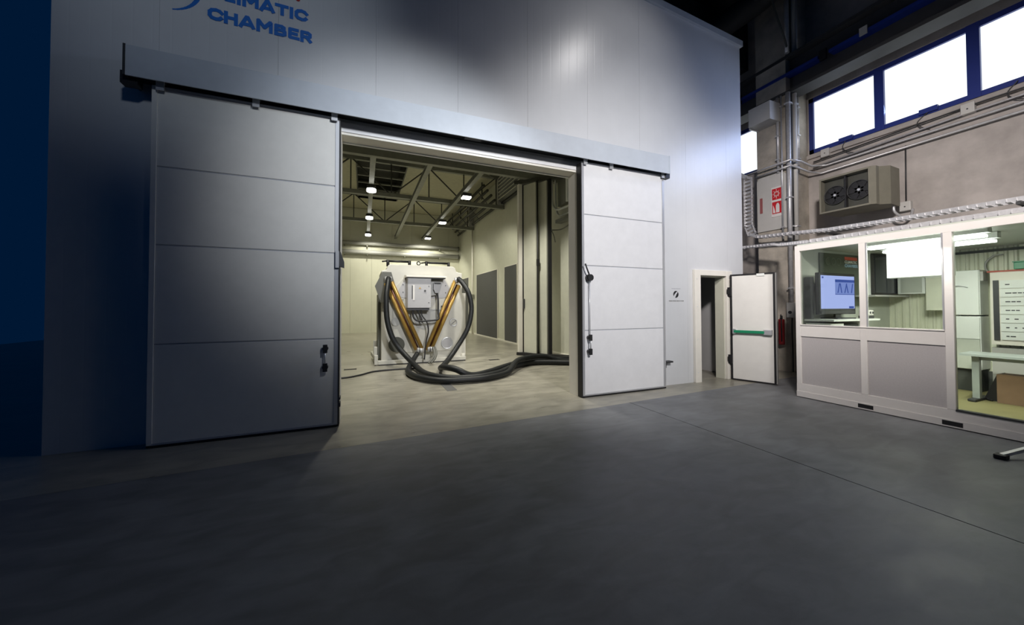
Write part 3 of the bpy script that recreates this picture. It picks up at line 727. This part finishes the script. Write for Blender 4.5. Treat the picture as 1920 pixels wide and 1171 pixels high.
obj('wall_bracket', B().box(9.5, WX, 3.65, 3.70, z0+.1, z1-.1).box(9.5, WX, 4.30, 4.35, z0+.1, z1-.1), DARK, t)
obj('pipe_bend', B().tube(smooth_path([(9.35, 3.56, 3.42), (9.36, 3.54, 3.28), (9.5, 3.48, 3.18), (9.66, 3.44, 3.22), (9.76, 3.44, 3.36)]), .022, 8), GALV, t)

# cable trays -----------------------------------------------------------
def tray(lab, pts, width, loc):
    t = thing('cable_tray', lab, 'cable tray', loc)
    pts = [Vector(p) for p in pts]
    inn, out, flo, rg = [], [], [], B()
    L, R, Fb = B(), B(), B()
    for a, b_ in zip(pts, pts[1:]):
        d = (b_-a).normalized(); upv = Vector((0, 0, 1)) if abs(d.z) < .8 else Vector((-1, 0, 0))
        sd = d.cross(upv).normalized(); n = sd.cross(d)
        L.bar(a+sd*width/2, b_+sd*width/2, .006, .06, upv); R.bar(a-sd*width/2, b_-sd*width/2, .006, .06, upv)
        ln = (b_-a).length; k_ = 0
        while k_*.09 < ln:
            p = a+d*k_*.09; rg.bar(p-sd*width/2-n*.02, p+sd*width/2-n*.02, .045, .006, upv); 
            for sgn in (1, -1):
                rg.bar(p+sd*sgn*(width/2+.004)-n*.02, p+sd*sgn*(width/2+.004)+n*.02, .05, .004, d)
            k_ += 1
    obj('side_rail', L, GALV, t); obj('side_rail', R, GALV, t)
    obj('rungs', rg, GALV, t, kind='stuff')
    return t
tray('upper perforated cable tray running above the booth and bending up the pillar', [(8.6, -2, 3.0), (8.6, 3.2, 3.0), (8.6, 4.2, 3.02), (8.6, 4.95, 3.08), (8.62, 5.6, 3.12), (8.62, 5.78, 3.22), (8.62, 5.86, 3.45), (8.62, 5.86, 4.6), (8.62, 6.1, 4.8)], .18, (8.6, 2, 2.95))
tray('lower perforated cable tray lying over the booth roof', [(6.84, -2, 2.565), (6.84, 3.6, 2.565), (7.4, 4.35, 2.67), (8.2, 4.95, 2.83), (8.4, 5.8, 2.90), (8.45, 6.8, 2.92)], .13, (6.84, 2, 2.53))
for (y, lab) in ((4.2, 'tray bracket at the left end of the booth'), (1.95, 'dark tray bracket under the upper tray at right')):
    t = thing('tray_bracket', lab, 'bracket', (9.2, y, 2.9))
    obj('arm', B().bar((8.5, y, 2.94), (9.8, y, 2.94), .04, .04), DARK, t)
    obj('brace', B().bar((8.7, y, 2.92), (9.8, y, 2.60), .03, .03), DARK, t)

# pillar foot clutter
t = thing('switch_box', 'grey switch box low on the pillar beside the booth', 'box', (8.93, 5.1, 1.2))
obj('body', B().box(8.86, 8.99, 5.03, 5.19, 1.24, 1.58), WALLP, t, bevel=.01)
obj('dial', B().rod((8.86, 5.11, 1.36), (8.845, 5.11, 1.36), .035, 12), DARK, t)
obj('cable', B().tube(smooth_path([(8.93, 5.11, 1.24), (8.9, 5.1, 1.0), (8.95, 5.12, .5), (8.95, 5.12, .02)]), .015, 6), DARK, t)
t = thing('fire_extinguisher', 'red fire extinguisher hanging on the pillar behind the open leaf', 'fire extinguisher', (8.9, 5.34, .6))
obj('cylinder', B().tube([(8.9, 5.32, .62), (8.9, 5.32, .65), (8.9, 5.32, 1.12), (8.9, 5.32, 1.17), (8.9, 5.32, 1.2)], .06, 14), mat('dark_red', (.22, .012, .015), .45), t)
obj('valve', B().rod((8.9, 5.32, 1.2), (8.9, 5.32, 1.28), .025, 8).bar((8.88, 5.32, 1.28), (8.78, 5.26, 1.31), .02, .02), BLACK, t)
obj('hose', B().tube(smooth_path([(8.86, 5.3, 1.24), (8.78, 5.25, 1.1), (8.8, 5.26, .85), (8.83, 5.28, .7)]), .012, 6), BLACK, t)

# ------------------------------------------------------------------ booth
BX, BY1, BXE = 6.68, 3.77, 9.62
BY0 = -1.2
bt = thing('control_booth', 'white framed glazed control booth with grey lower panels', 'booth', (8, 1.5, 0))
def bo(name, b, m, **k): return obj(name, b, m, bt, **k)
bo('base_skirt', B().box(BX-.01, BX+.05, BY0, BY1, .012, .10).box(BX+.0, BX+.045, BY0, BY1, .10, .225), BOOTHF)
for y in (2.88, 2.055, .8):
    pk = bo('fork_pocket', B().box(BX-.013, BX-.009, y-.085, y+.085, .03, .085), BLACK)
FR = [(3.70, 3.77, 'corner_post'), (2.855, 2.93, 'mullion'), (2.025, 2.10, 'door_post')]
for y0, y1, nm in FR:
    bo(nm, B().box(BX, BX+.07, y0, y1, .225, 2.50 if y1 > 3.75 else 2.41), BOOTHF, bevel=.004)
bo('head_rail', B().box(BX, BX+.07, BY0, 3.70, 2.41, 2.50), BOOTHF)
bo('mid_rail', B().box(BX+.002, BX+.068, 2.10, 2.855, 1.005, 1.20).box(BX+.002, BX+.068, 2.93, 3.70, 1.005, 1.20), BOOTHF)
bo('sill_strip', B().box(BX-.012, BX+.002, 2.10, 3.70, 1.185, 1.20), BOOTHF)
bo('lower_panel', B().box(BX+.02, BX+.05, 2.93, 3.70, .225, 1.005), BOOTHP)
bo('lower_panel', B().box(BX+.02, BX+.05, 2.10, 2.855, .225, 1.005), BOOTHP)
bo('glass_pane', B().box(BX+.03, BX+.036, 2.93, 3.70, 1.20, 2.41), GLASS)
bo('glass_pane', B().box(BX+.03, BX+.036, 2.10, 2.855, 1.20, 2.41), GLASS)
bo('glass_pane', B().box(BX+.03, BX+.036, .60, 2.025, .225, 2.41), GLASS)
bo('glass_bead', B().box(BX+.01, BX+.022, 2.90, 2.93, 1.2, 2.41).box(BX-.006, BX+.01, 2.835, 2.85, 1.2, 2.41).box(BX-.004, BX+.02, 2.10, 2.115, 1.2, 2.41), ALU)
bo('door_post', B().box(BX, BX+.07, .52, .60, .225, 2.41), BOOTHF)
bo('threshold', B().box(BX-.012, BX+.07, .60, 2.025, .215, .235), DARK)
bo('floor_sheet', B().box(BX+.05, BXE, BY0, BY1, .03, .10), BOOTHFL)
bo('roof_sheet', B().box(BX+.07, BXE, BY0, BY1, 2.50, 2.53), BOOTHC)
bo('ceiling_sheet', B().box(BX+.07, BXE-.1, BY0, BY1-.07, 2.46, 2.50), BOOTHC)
bo('end_wall', B().box(BX+.07, BXE, BY1-.05, BY1, .10, 2.50), BOOTHC)
bo('far_end_wall', B().box(BX+.07, BXE, BY0, BY0+.05, .10, 2.50), BOOTHC)
rb = B(); y = BY0+.05; prof = []
while y < BY1-.06:
    prof += [(9.56, y), (9.56, y+.045), (9.535, y+.06), (9.535, y+.085)]; y += .10
poly = [(a, b_) for a, b_ in prof]+[(9.62, prof[-1][1]), (9.62, prof[0][1])]
rb.prism(poly, 2.46, 'z', .42)
bo('ribbed_wall', rb, BOOTHI)
bo('dark_skirting', B().box(9.50, 9.535, BY0+.05, BY1-.06, .10, .42), SKIRT)
bo('cable_trunk', B().box(9.50, 9.533, BY0+.05, BY1-.06, 2.38, 2.42), SKIRT)
for (x, y0, y1, lab) in ((6.95, 1.80, 2.95, 'front pair of fluorescent tubes under the booth ceiling'), (7.62, 1.90, 3.05, 'rear pair of fluorescent tubes under the booth ceiling')):
    t = thing('tube_light', lab, 'lamp', (x, (y0+y1)/2, 2.33), 'booth fluorescent lights')
    obj('housing', B().box(x-.06, x+.06, y0, y1, 2.38, 2.455), WHITE, t)
    for dx in (-.03, .03): obj('tube', B().rod((x+dx, y0+.03, 2.345), (x+dx, y1-.03, 2.345), .018, 10), TUBE, t)
t = thing('glare_box', 'bright white glowing box added as glare behind the booth window', 'glare', (7.1, 2.45, 1.9))  # glare on the pane, built as an added glowing box
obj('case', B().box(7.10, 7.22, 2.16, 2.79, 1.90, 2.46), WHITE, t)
obj('glare_front', B().box(7.085, 7.10, 2.17, 2.78, 1.91, 2.44), GLARE, t)

# booth contents ---------------------------------------------------------
t = thing('television', 'black television with pale blue desktop on its lit screen', 'television', (7.4, 3.55, 1.3))
ty = 3.52
obj('bezel', B().box(6.86, 7.91, ty, ty+.06, 1.36, 2.05), TVB, t, bevel=.01)
sc = obj('screen', B().box(6.905, 7.87, ty-.004, ty, 1.455, 2.005), SCREEN, t, label='lit pale blue screen')
obj('desktop_window', B().box(7.30, 7.86, ty-.007, ty-.004, 1.70, 1.90), SCRM, sc)
obj('window_bar', B().box(7.30, 7.86, ty-.009, ty-.004, 1.90, 1.945).box(7.30, 7.86, ty-.009, ty-.004, 1.69, 1.70), SCRD, sc)
db = B()
for k_, (a, q) in enumerate(((7.36, .05), (7.47, -.04), (7.56, .06), (7.66, -.05), (7.76, .04))):
    db.bar((a, ty-.009, 1.72), (a+q, ty-.009, 1.88), .002, .022, (0, 1, 0))
obj('window_drawing', db, SCRD, sc)
obj('icons', B().box(6.93, 6.97, ty-.007, ty-.004, 1.955, 1.985).box(7.70, 7.84, ty-.007, ty-.004, 1.46, 1.495), SCRD, sc)
obj('speaker_bar', B().box(6.9, 7.87, ty-.01, ty, 1.37, 1.42), DARK, t)
st = obj('stand_foot', B().box(7.15, 7.7, ty-.1, ty+.14, 1.285, 1.305), TVB, t, bevel=.006)
obj('stand_neck', B().box(7.35, 7.5, ty+.02, ty+.05, 1.305, 1.37), TVB, st)
t = thing('equipment_desk', 'pale desk with dark open bays below the television', 'desk', (7.5, 3.5, .1))
obj('desk_top', B().box(6.80, 8.15, 3.30, 3.71, 1.255, 1.285), WHITE, t)
obj('pedestal', B().box(6.80, 7.15, 3.34, 3.69, .10, 1.22), WHITE, t)
obj('pedestal', B().box(7.62, 7.78, 3.34, 3.69, .10, 1.255), WHITE, t)
obj('bay_back', B().box(7.15, 8.1, 3.66, 3.69, .10, 1.255), DARK, t)
obj('shelf', B().box(7.15, 7.62, 3.36, 3.66, .95, 1.2), DARK, t)
t = thing('speaker_column', 'dark tall loudspeaker left of the television', 'speaker', (6.88, 3.6, 1.285))
obj('body', B().box(6.79, 6.88, 3.60, 3.70, 1.286, 1.98), DARK, t, bevel=.01)
obj('cone', B().rod((6.79, 3.65, 1.8), (6.782, 3.65, 1.8), .035, 12), BLACK, t)
obj('cone', B().rod((6.79, 3.65, 1.5), (6.782, 3.65, 1.5), .035, 12), BLACK, t)
t = thing('logo_board', 'dark olive board with small climatic chamber logo above the television', 'board', (7.85, 3.7, 1.6))
obj('board', B().box(7.24, 8.42, 3.695, 3.718, 1.50, 2.42), BOARD, t)
obj('red_stripe', B().box(7.98, 8.37, 3.690, 3.695, 2.325, 2.38), mat('stripe_red', (.65, .09, .05), .5), t)
text('word', 'CLIMATIC', 7.98, 8.37, 2.265, 2.315, 3.695, WHITE, t, .02)
text('word', 'CHAMBER', 7.98, 8.40, 2.195, 2.25, 3.695, mat('pale_blue_ink', (.35, .55, .75), .5), t, .02)
og = mat('outline_grey', (.13, .16, .13), .5)
for q in (7.47, 7.63, 7.79): obj('logo_ring', B().ring((q, 3.694, 2.28), (0, 1, 0), .062, .006, 18, 5), og, t)
t = thing('wall_cabinet', 'dark glass fronted wall cabinet on the booth end wall', 'cabinet', (8.9, 3.65, 1.7))
obj('body', B().box(8.62, 9.42, 3.56, 3.715, 1.72, 2.45), BEAMD, t)
obj('door', B().box(8.64, 9.0, 3.545, 3.56, 1.74, 2.43), DGLASS, t)
obj('door', B().box(9.03, 9.40, 3.545, 3.56, 1.74, 2.43), DGLASS, t)
obj('rail', B().box(9.03, 9.4, 3.535, 3.545, 2.19, 2.21), ALU, t)
obj('side_strip', B().box(8.50, 8.60, 3.60, 3.715, 1.70, 2.46), WHITE, t)
t = thing('wall_shelf', 'grey shelf under the dark wall cabinet', 'shelf', (9.0, 3.6, 1.66))
obj('board', B().box(8.30, 9.50, 3.42, 3.715, 1.665, 1.695), MACHG, t)
t = thing('tall_cabinet', 'white upright cabinet in the back corner of the booth', 'cabinet', (9.45, 3.3, .1))
obj('body', B().box(9.34, 9.53, 3.16, 3.52, 1.72, 2.45), WHITE, t)
obj('seam', B().box(9.335, 9.34, 3.20, 3.48, 1.74, 2.40), BOOTHC, t)
t = thing('wall_cupboard', 'pale box cupboard on the ribbed wall below the glare box', 'cupboard', (9.4, 3.0, 1.2))
obj('body', B().box(9.30, 9.53, 2.88, 3.14, 1.42, 2.0), BOOTHI, t)
obj('lid', B().box(9.28, 9.53, 2.87, 3.15, 2.0, 2.05), WHITE, t)
t = thing('small_box', 'small grey camera box on the desk end right of the mullion', 'box', (7.95, 3.45, 1.285))
obj('body', B().box(7.94, 8.11, 3.36, 3.50, 1.286, 1.33), DARK, t)
obj('head', B().box(7.94, 8.11, 3.36, 3.50, 1.33, 1.43), WALLP, t, bevel=.02)
obj('eye', B().rod((7.985, 3.36, 1.385), (7.985, 3.352, 1.385), .018, 10).rod((8.065, 3.36, 1.385), (8.065, 3.352, 1.385), .018, 10), DARK, t)
# stacked white units seen through the big glass
t = thing('white_cabinet', 'upper white enamel cabinet with arched handle, seen through the large pane', 'cabinet', (9.3, 2.7, 1.3))
obj('body', B().box(9.2, 9.53, 2.50, 2.84, 1.345, 2.08), WHITE, t, bevel=.01)
obj('door', B().box(9.18, 9.2, 2.51, 2.86, 1.35, 2.07), WHITE, t)
obj('handle', B().tube(smooth_path([(9.175, 2.80, 1.80), (9.16, 2.73, 1.825), (9.16, 2.68, 1.825), (9.175, 2.62, 1.80)]), .008, 6), ALU, t)
obj('side_hinge', B().box(9.22, 9.4, 2.47, 2.5, 1.9, 2.05), MACHG, t)
t = thing('white_cabinet', 'lower white enamel cabinet standing under the first one', 'cabinet', (9.3, 2.7, .1))
obj('body', B().box(9.2, 9.53, 2.50, 2.84, .46, 1.325), WHITE, t, bevel=.01)
obj('lower_door', B().box(9.18, 9.2, 2.51, 2.84, .47, .95), BOOTHC, t)
obj('upper_door', B().box(9.18, 9.2, 2.51, 2.84, .96, 1.30), WHITE, t)
obj('feet', B().box(9.25, 9.5, 2.52, 2.82, .102, .46), SKIRT, t)
t = thing('rack_cabinet', 'cream rack with rows of printed module fronts and a dark side strip', 'rack', (9.3, 1.9, .1))
obj('body', B().box(9.33, 9.53, .9, 2.43, .88, 2.03), CREAM, t)
obj('dark_strip', B().box(9.31, 9.33, 2.345, 2.40, .95, 1.90), DARK, t)
for k_ in range(7):
    z = .96+k_*.135
    mdl = obj('module_front', B().box(9.31, 9.33, .95, 2.33, z, z+.125), WHITE, t)
    dd = B()
    yy = 2.28
    while yy > 1.0:
        wdt = random.uniform(.02, .06); dd.box(9.306, 9.31, yy-wdt, yy, z+.05, z+.066); yy -= wdt+random.choice((.01, .01, .05, .15))
    obj('print_marks', dd, DARK, mdl)
obj('red_trim', B().box(9.32, 9.42, .9, 2.46, 2.03, 2.055), mat('trim_red', (.4, .06, .03), .5), t)
obj('foot_cabinet', B().box(9.33, 9.53, .9, 2.43, .12, .83), MACHG, t)
t = thing('green_box', 'small green box on top of the rack', 'box', (9.4, 2.1, 2.06))
obj('body', B().box(9.33, 9.48, 1.9, 2.20, 2.06, 2.17), GREEN, t, bevel=.008)
obj('lid', B().box(9.325, 9.485, 1.89, 2.21, 2.17, 2.185), GREEN, t)
t = thing('arched_cable', 'dark cable arching down onto the rack', 'cable', (9.45, 2.5, 2.05))
obj('cable', B().tube(smooth_path([(9.48, 2.33, 2.32), (9.48, 2.42, 2.31), (9.48, 2.50, 2.22), (9.47, 2.51, 2.12), (9.45, 2.48, 2.058)]), .013, 6), MACHG, t)
t = thing('work_table', 'grey steel work table inside the booth', 'table', (8.4, 2, .1))
tz = .79
obj('table_top', B().prism([(8.25, 2.46), (8.80, 2.50), (8.80, .75), (8.15, .75)], tz, 'z', tz-.03), TABLE, t)
obj('apron', B().box(8.40, 8.44, .8, 2.33, tz-.09, tz-.03), TABLE, t)
for y in (2.34, .9):
    lg = obj('leg', B().box(8.36, 8.44, y-.04, y+.03, .14, tz-.03), TABLE, t)
    obj('foot', B().box(8.20, 8.75, y-.045, y+.035, .10, .14), DARK, lg, bevel=.01)
t = thing('cardboard_box', 'brown cardboard box under the work table', 'box', (8.55, 1.8, .1))
obj('body', B().box(8.46, 8.80, .95, 2.17, .101, .50), BROWN, t)
obj('flap', B().box(8.455, 8.62, .96, 2.17, .50, .508), BROWN, t)
t = thing('black_bag', 'black wedge shaped bag leaning left of the cardboard box', 'bag', (8.6, 2.25, .1))
obj('body', B().prism([(2.32, .101), (2.19, .101), (2.19, .50)], 8.86, 'x', 8.56), BLACK, t)
obj('strap', B().tube(smooth_path([(8.6, 2.30, .13), (8.52, 2.26, .12), (8.5, 2.22, .115)]), .012, 6), BLACK, t)
t = thing('folding_barrier_leg', 'grey strut with a black rubber foot at the right edge of the floor', 'strut', (5.8, 1.46, 0))
obj('strut', B().bar((5.80, 1.47, .03), (6.25, 1.25, .18), .035, .03), GALV, t)
obj('rubber_foot', B().box(5.74, 5.84, 1.43, 1.51, .0, .045), BLACK, t, bevel=.008)
t2 = obj('upright', B().bar((6.25, 1.25, .0), (6.25, 1.25, 1.0), .035, .03), GALV, t)

# ------------------------------------------------------------------ machine in the chamber
mc = thing('test_machine', 'large white test machine with gold pipes set in a V', 'machine', (1.5, 10.0, 0))
def mo(name, b, m, par=None, **k): return obj(name, b, m, par or mc, **k)
mo('body', B().prism([(.44, .10), (2.60, .10), (2.60, 2.46), (2.44, 2.49), (2.40, 2.60), (2.34, 2.64), (.66, 2.64), (.60, 2.60), (.56, 2.49), (.44, 2.46)], 11.4, 'y', 10.02), MACHW, bevel=.02)
mo('side_cover', B().box(.37, .44, 10.3, 11.3, .15, 1.85), MACHD)
mo('side_hexagon', B().prism([(.28, 2.05), (.46, 2.42), (.68, 2.42), (.80, 2.0), (.62, 1.62), (.42, 1.62)], 10.0, 'y', 9.92), MACHD, label='dark hexagonal plate')
mo('front_plate', B().prism([(.74, .30), (2.38, .30), (2.42, 1.95), (2.08, 2.34), (1.05, 2.34), (.72, 1.95)], 10.02, 'y', 9.985), MACHW)
mo('upper_plate', B().prism([(.78, 1.80), (1.05, 2.30), (2.06, 2.30), (2.36, 1.82), (2.02, 1.75), (1.0, 1.75)], 9.985, 'y', 9.975), MACHL, label='light grey sloped plate')
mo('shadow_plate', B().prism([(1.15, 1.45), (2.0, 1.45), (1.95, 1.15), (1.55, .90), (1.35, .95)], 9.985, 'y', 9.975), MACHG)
for (x, z) in ((.9, 2.0), (.95, 1.75), (1.0, 1.6), (2.15, 2.05), (2.2, 1.85), (1.0, 2.15), (2.1, 2.2)):
    pass
bb = B()
for (x, z) in ((.98, 2.1), (.98, 1.9), (.98, 1.7), (.98, 1.5), (2.12, 2.1), (2.12, 1.9), (2.12, 1.7)):
    bb.rod((x, 9.975, z), (x, 9.965, z), .014, 6)
mo('bolts', bb, DARK)
cb = mo('control_box', B().box(1.06, 1.66, 9.62, 9.975, 1.48, 2.28), MACHL, bevel=.01)
mo('box_hood', B().prism([(9.55, 2.28), (9.975, 2.28), (9.975, 2.36), (9.55, 2.315)], 2.06, 'x', 1.02), CREAM, cb)
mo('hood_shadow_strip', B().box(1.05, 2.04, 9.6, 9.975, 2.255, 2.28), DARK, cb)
mo('label_strip', B().box(1.19, 1.235, 9.612, 9.62, 1.68, 2.08), SIGNW, cb)
mo('label_text_bar', B().box(1.165, 1.188, 9.612, 9.62, 1.72, 2.06), DARK, cb)
mo('warning_mark', B().prism([(1.34, 1.98), (1.40, 1.98), (1.37, 2.03)], 9.62, 'y', 9.614), GOLD, cb)
mo('dial', B().rod((1.50, 9.62, 1.93), (1.50, 9.60, 1.93), .025, 10), DARK, cb)
mo('screw', B().rod((1.60, 9.62, 2.05), (1.60, 9.612, 2.05), .012, 8).rod((1.60, 9.62, 1.62), (1.60, 9.612, 1.62), .012, 8), DARK, cb)
sb = mo('socket_box', B().prism([(1.68, 2.25), (2.02, 2.25), (1.92, 1.85), (1.68, 1.80)], 9.975, 'y', 9.85), MACHG)
mo('connector', B().prism([(1.75, 2.15), (1.95, 2.15), (1.93, 1.95), (1.88, 1.88), (1.80, 1.88), (1.75, 1.98)], 9.85, 'y', 9.76), MACHL, sb)
mo('plug_top', B().box(1.77, 1.94, 9.75, 9.85, 2.12, 2.16), BLACK, sb)
mo('cable_gland_plate', B().box(1.06, 1.62, 9.66, 9.975, 1.42, 1.48), DARK)
mo('rating_plate', B().box(1.99, 2.07, 9.965, 9.975, 1.50, 1.54), DARK)
mo('seam_rail', B().box(1.66, 2.10, 9.965, 9.98, 1.42, 1.44), MACHG)
mo('cable', B().tube(smooth_path([(1.85, 9.78, 1.88), (1.87, 9.76, 1.70), (1.87, 9.74, 1.35), (1.86, 9.70, 1.18), (1.60, 9.68, 1.14), (1.34, 9.68, 1.14), (1.22, 9.7, 1.24), (1.20, 9.72, 1.44)]), .024, 8), BLACK)
mo('cable', B().tube(smooth_path([(1.30, 9.74, 1.44), (1.38, 9.7, 1.30), (1.44, 9.68, 1.16)]), .02, 8), BLACK)
mo('cable', B().tube(smooth_path([(1.42, 9.74, 1.44), (1.44, 9.70, 1.28), (1.56, 9.68, 1.10), (1.60, 9.7, .85), (1.54, 9.72, .55), (1.50, 9.7, .12)]), .018, 8), BLACK)
# V pipes, each an upper-left / upper-right pair
def vpipe(x0, z0, x1, z1, y, m): 
    return mo('gold_pipe' if m is GOLD else 'copper_pipe', B().rod((x0, y, z0), (x1, y, z1), .048 if m is GOLD else .03, 12), m)
vpipe(.53, 2.12, 1.30, .38, 9.80, GOLD); vpipe(.62, 2.10, 1.37, .36, 9.84, COPPER); vpipe(.68, 2.16, 1.45, .40, 9.80, GOLD)
vpipe(2.34, 2.22, 1.56, .36, 9.80, GOLD); vpipe(2.41, 2.12, 1.64, .38, 9.84, COPPER); vpipe(2.46, 2.10, 1.72, .42, 9.80, GOLD)
for (x, z) in ((.58, 2.22), (2.40, 2.24), (1.39, .36), (1.66, .38)):
    j = mo('pipe_joint', B().rod((x-.07, 9.80, z), (x+.10, 9.80, z), .07, 12), GALV)
    mo('joint_ring', B().ring((x, 9.80, z), (1, 0, 0), .07, .014), DARK, j)
    mo('standoff', B().rod((x, 9.80, z), (x, 10.02, z), .03, 8), DARK, j)
for x in (1.72, 1.78):
    mo('braided_hose', B().tube(smooth_path([(x, 9.72, .44), (x+.02, 9.6, .30), (x-.04, 9.5, .16), (x-.16, 9.42, .06)]), .025, 8), MACHD)
mo('round_blank', B().rod((.82, 9.985, .52), (.82, 9.90, .52), .20, 28), STEELD, label='large dark round cover')
mo('round_blank', B().rod((.80, 10.0, 1.12), (.80, 9.95, 1.12), .11, 22), MACHG)
pr = mo('porthole', B().ring((2.34, 9.98, 1.07), (0, 1, 0), .10, .016), ALU); mo('porthole_cross', B().bar((2.28, 9.97, 1.02), (2.40, 9.97, 1.12), .01, .012, (0, 1, 0)), DARK, pr)
pr = mo('porthole', B().ring((2.16, 9.98, .50), (0, 1, 0), .15, .02), ALU); mo('porthole_glass', B().rod((2.16, 9.99, .50), (2.16, 9.97, .50), .14, 20), MACHL, pr)
for (x0, x1) in ((.58, 1.20), (1.60, 2.28)):
    g = mo('grab_rail', B().rod((x0, 10.2, 2.74), (x1, 10.2, 2.74), .03, 8), BLACK)
    mo('rail_foot', B().rod((x0+.03, 10.2, 2.60), (x0+.03, 10.2, 2.77), .04, 8).rod((x1-.03, 10.2, 2.60), (x1-.03, 10.2, 2.77), .04, 8).rod((x0-.12, 10.2, 2.72), (x0, 10.2, 2.74), .022, 6), BLACK, g)
mo('lifting_eye', B().ring((1.40, 10.1, 2.70), (0, 1, 0), .045, .015, 16, 6), DARK)
mo('base_rail', B().box(.36, 2.68, 9.9, 10.05, .02, .12), MACHW, bevel=.01)
mo('base_gasket', B().box(.38, 2.66, 9.89, 11.4, .0, .022), BLACK)
mo('side_rail', B().bar((.32, 9.95, .16), (.24, 11.4, .16), .06, .10), MACHW)
for y, z in ((9.95, .15), (10.4, .32), (10.9, .45)):
    mo('clamp', B().box(.27, .36, y-.05, y+.05, .02, z+.12), MACHW, bevel=.012)
mo('corner_foot', B().rod((2.62, 9.97, .0), (2.62, 9.97, .20), .06, 10), MACHW)
mo('side_column', B().box(2.60, 2.72, 10.1, 11.2, .1, 1.9), MACHW)

# hoses ------------------------------------------------------------------
t = thing('black_hose', 'thick black hose hanging from the left pipe head in a long arc to the floor', 'hose', (.7, 9.4, .1))
obj('hose', B().tube(smooth_path([(.60, 9.74, 2.24), (.58, 9.62, 2.10), (.53, 9.45, 1.71), (.55, 9.40, 1.20), (.66, 9.38, .78), (.82, 9.36, .50), (1.02, 9.2, .26), (1.15, 8.8, .12), (1.22, 8.1, .075), (1.40, 7.5, .072), (1.75, 7.15, .072), (2.25, 7.12, .072), (2.75, 7.40, .072), (3.1, 7.78, .072), (3.5, 8.15, .072), (4.0, 8.40, .072), (4.5, 8.25, .072), (5.0, 7.95, .072), (5.5, 7.7, .072)]), .066, 12), HOSE, t)
t = thing('black_hose', 'thick black hose hanging from the right pipe head and curving below it to the floor', 'hose', (2.5, 9.4, .1))
obj('hose', B().tube(smooth_path([(2.42, 9.74, 2.28), (2.50, 9.6, 2.16), (2.63, 9.42, 1.86), (2.69, 9.38, 1.43), (2.58, 9.36, .93), (2.30, 9.34, .47), (1.98, 9.05, .16), (1.70, 8.5, .075), (1.62, 7.9, .19), (1.78, 7.42, .21), (2.1, 7.33, .074), (2.6, 7.60, .074), (3.1, 8.05, .074), (3.6, 8.45, .074), (4.2, 8.70, .074), (4.9, 8.65, .074), (5.5, 8.6, .074)]), .066, 12), HOSE, t)
t = thing('black_hose', 'thick black hose looping under the machine and along the floor to the right', 'hose', (1.0, 8.5, .1))
obj('hose', B().tube(smooth_path([(1.30, 9.6, .30), (1.15, 9.3, .16), (1.0, 8.8, .075), (.93, 8.2, .072), (1.05, 7.55, .072), (1.40, 7.05, .072), (1.9, 6.92, .072), (2.4, 6.98, .072), (2.95, 7.38, .072), (3.35, 7.9, .20), (3.8, 8.32, .215), (4.4, 8.48, .20), (4.9, 8.35, .075), (5.5, 8.25, .072)]), .062, 12), HOSE, t)
t = thing('floor_cable', 'thin black cable snaking left across the chamber floor', 'cable', (0, 8.6, 0))
obj('cable', B().tube(smooth_path([(1.2, 9.0, .02), (.75, 9.05, .02), (.25, 8.95, .02), (-.05, 8.6, .02), (-.35, 8.4, .02), (-.9, 8.45, .02), (-2, 8.8, .02), (-3.5, 9.2, .02)]), .019, 8), BLACK, t)
for x, y, lab in ((-.28, 9.6, 'small dark drain slot left of the machine'), (3.45, 9.7, 'small dark drain slot right of the machine')):
    t = thing('floor_slot', lab, 'drain', (x, y, 0))
    obj('cover', B().box(x-.12, x+.12, y-.06, y+.06, -.001, .006), BLACK, t)
    obj('rim', B().box(x-.14, x-.12, y-.08, y+.08, -.001, .008).box(x+.12, x+.14, y-.08, y+.08, -.001, .008), STEELD, t)
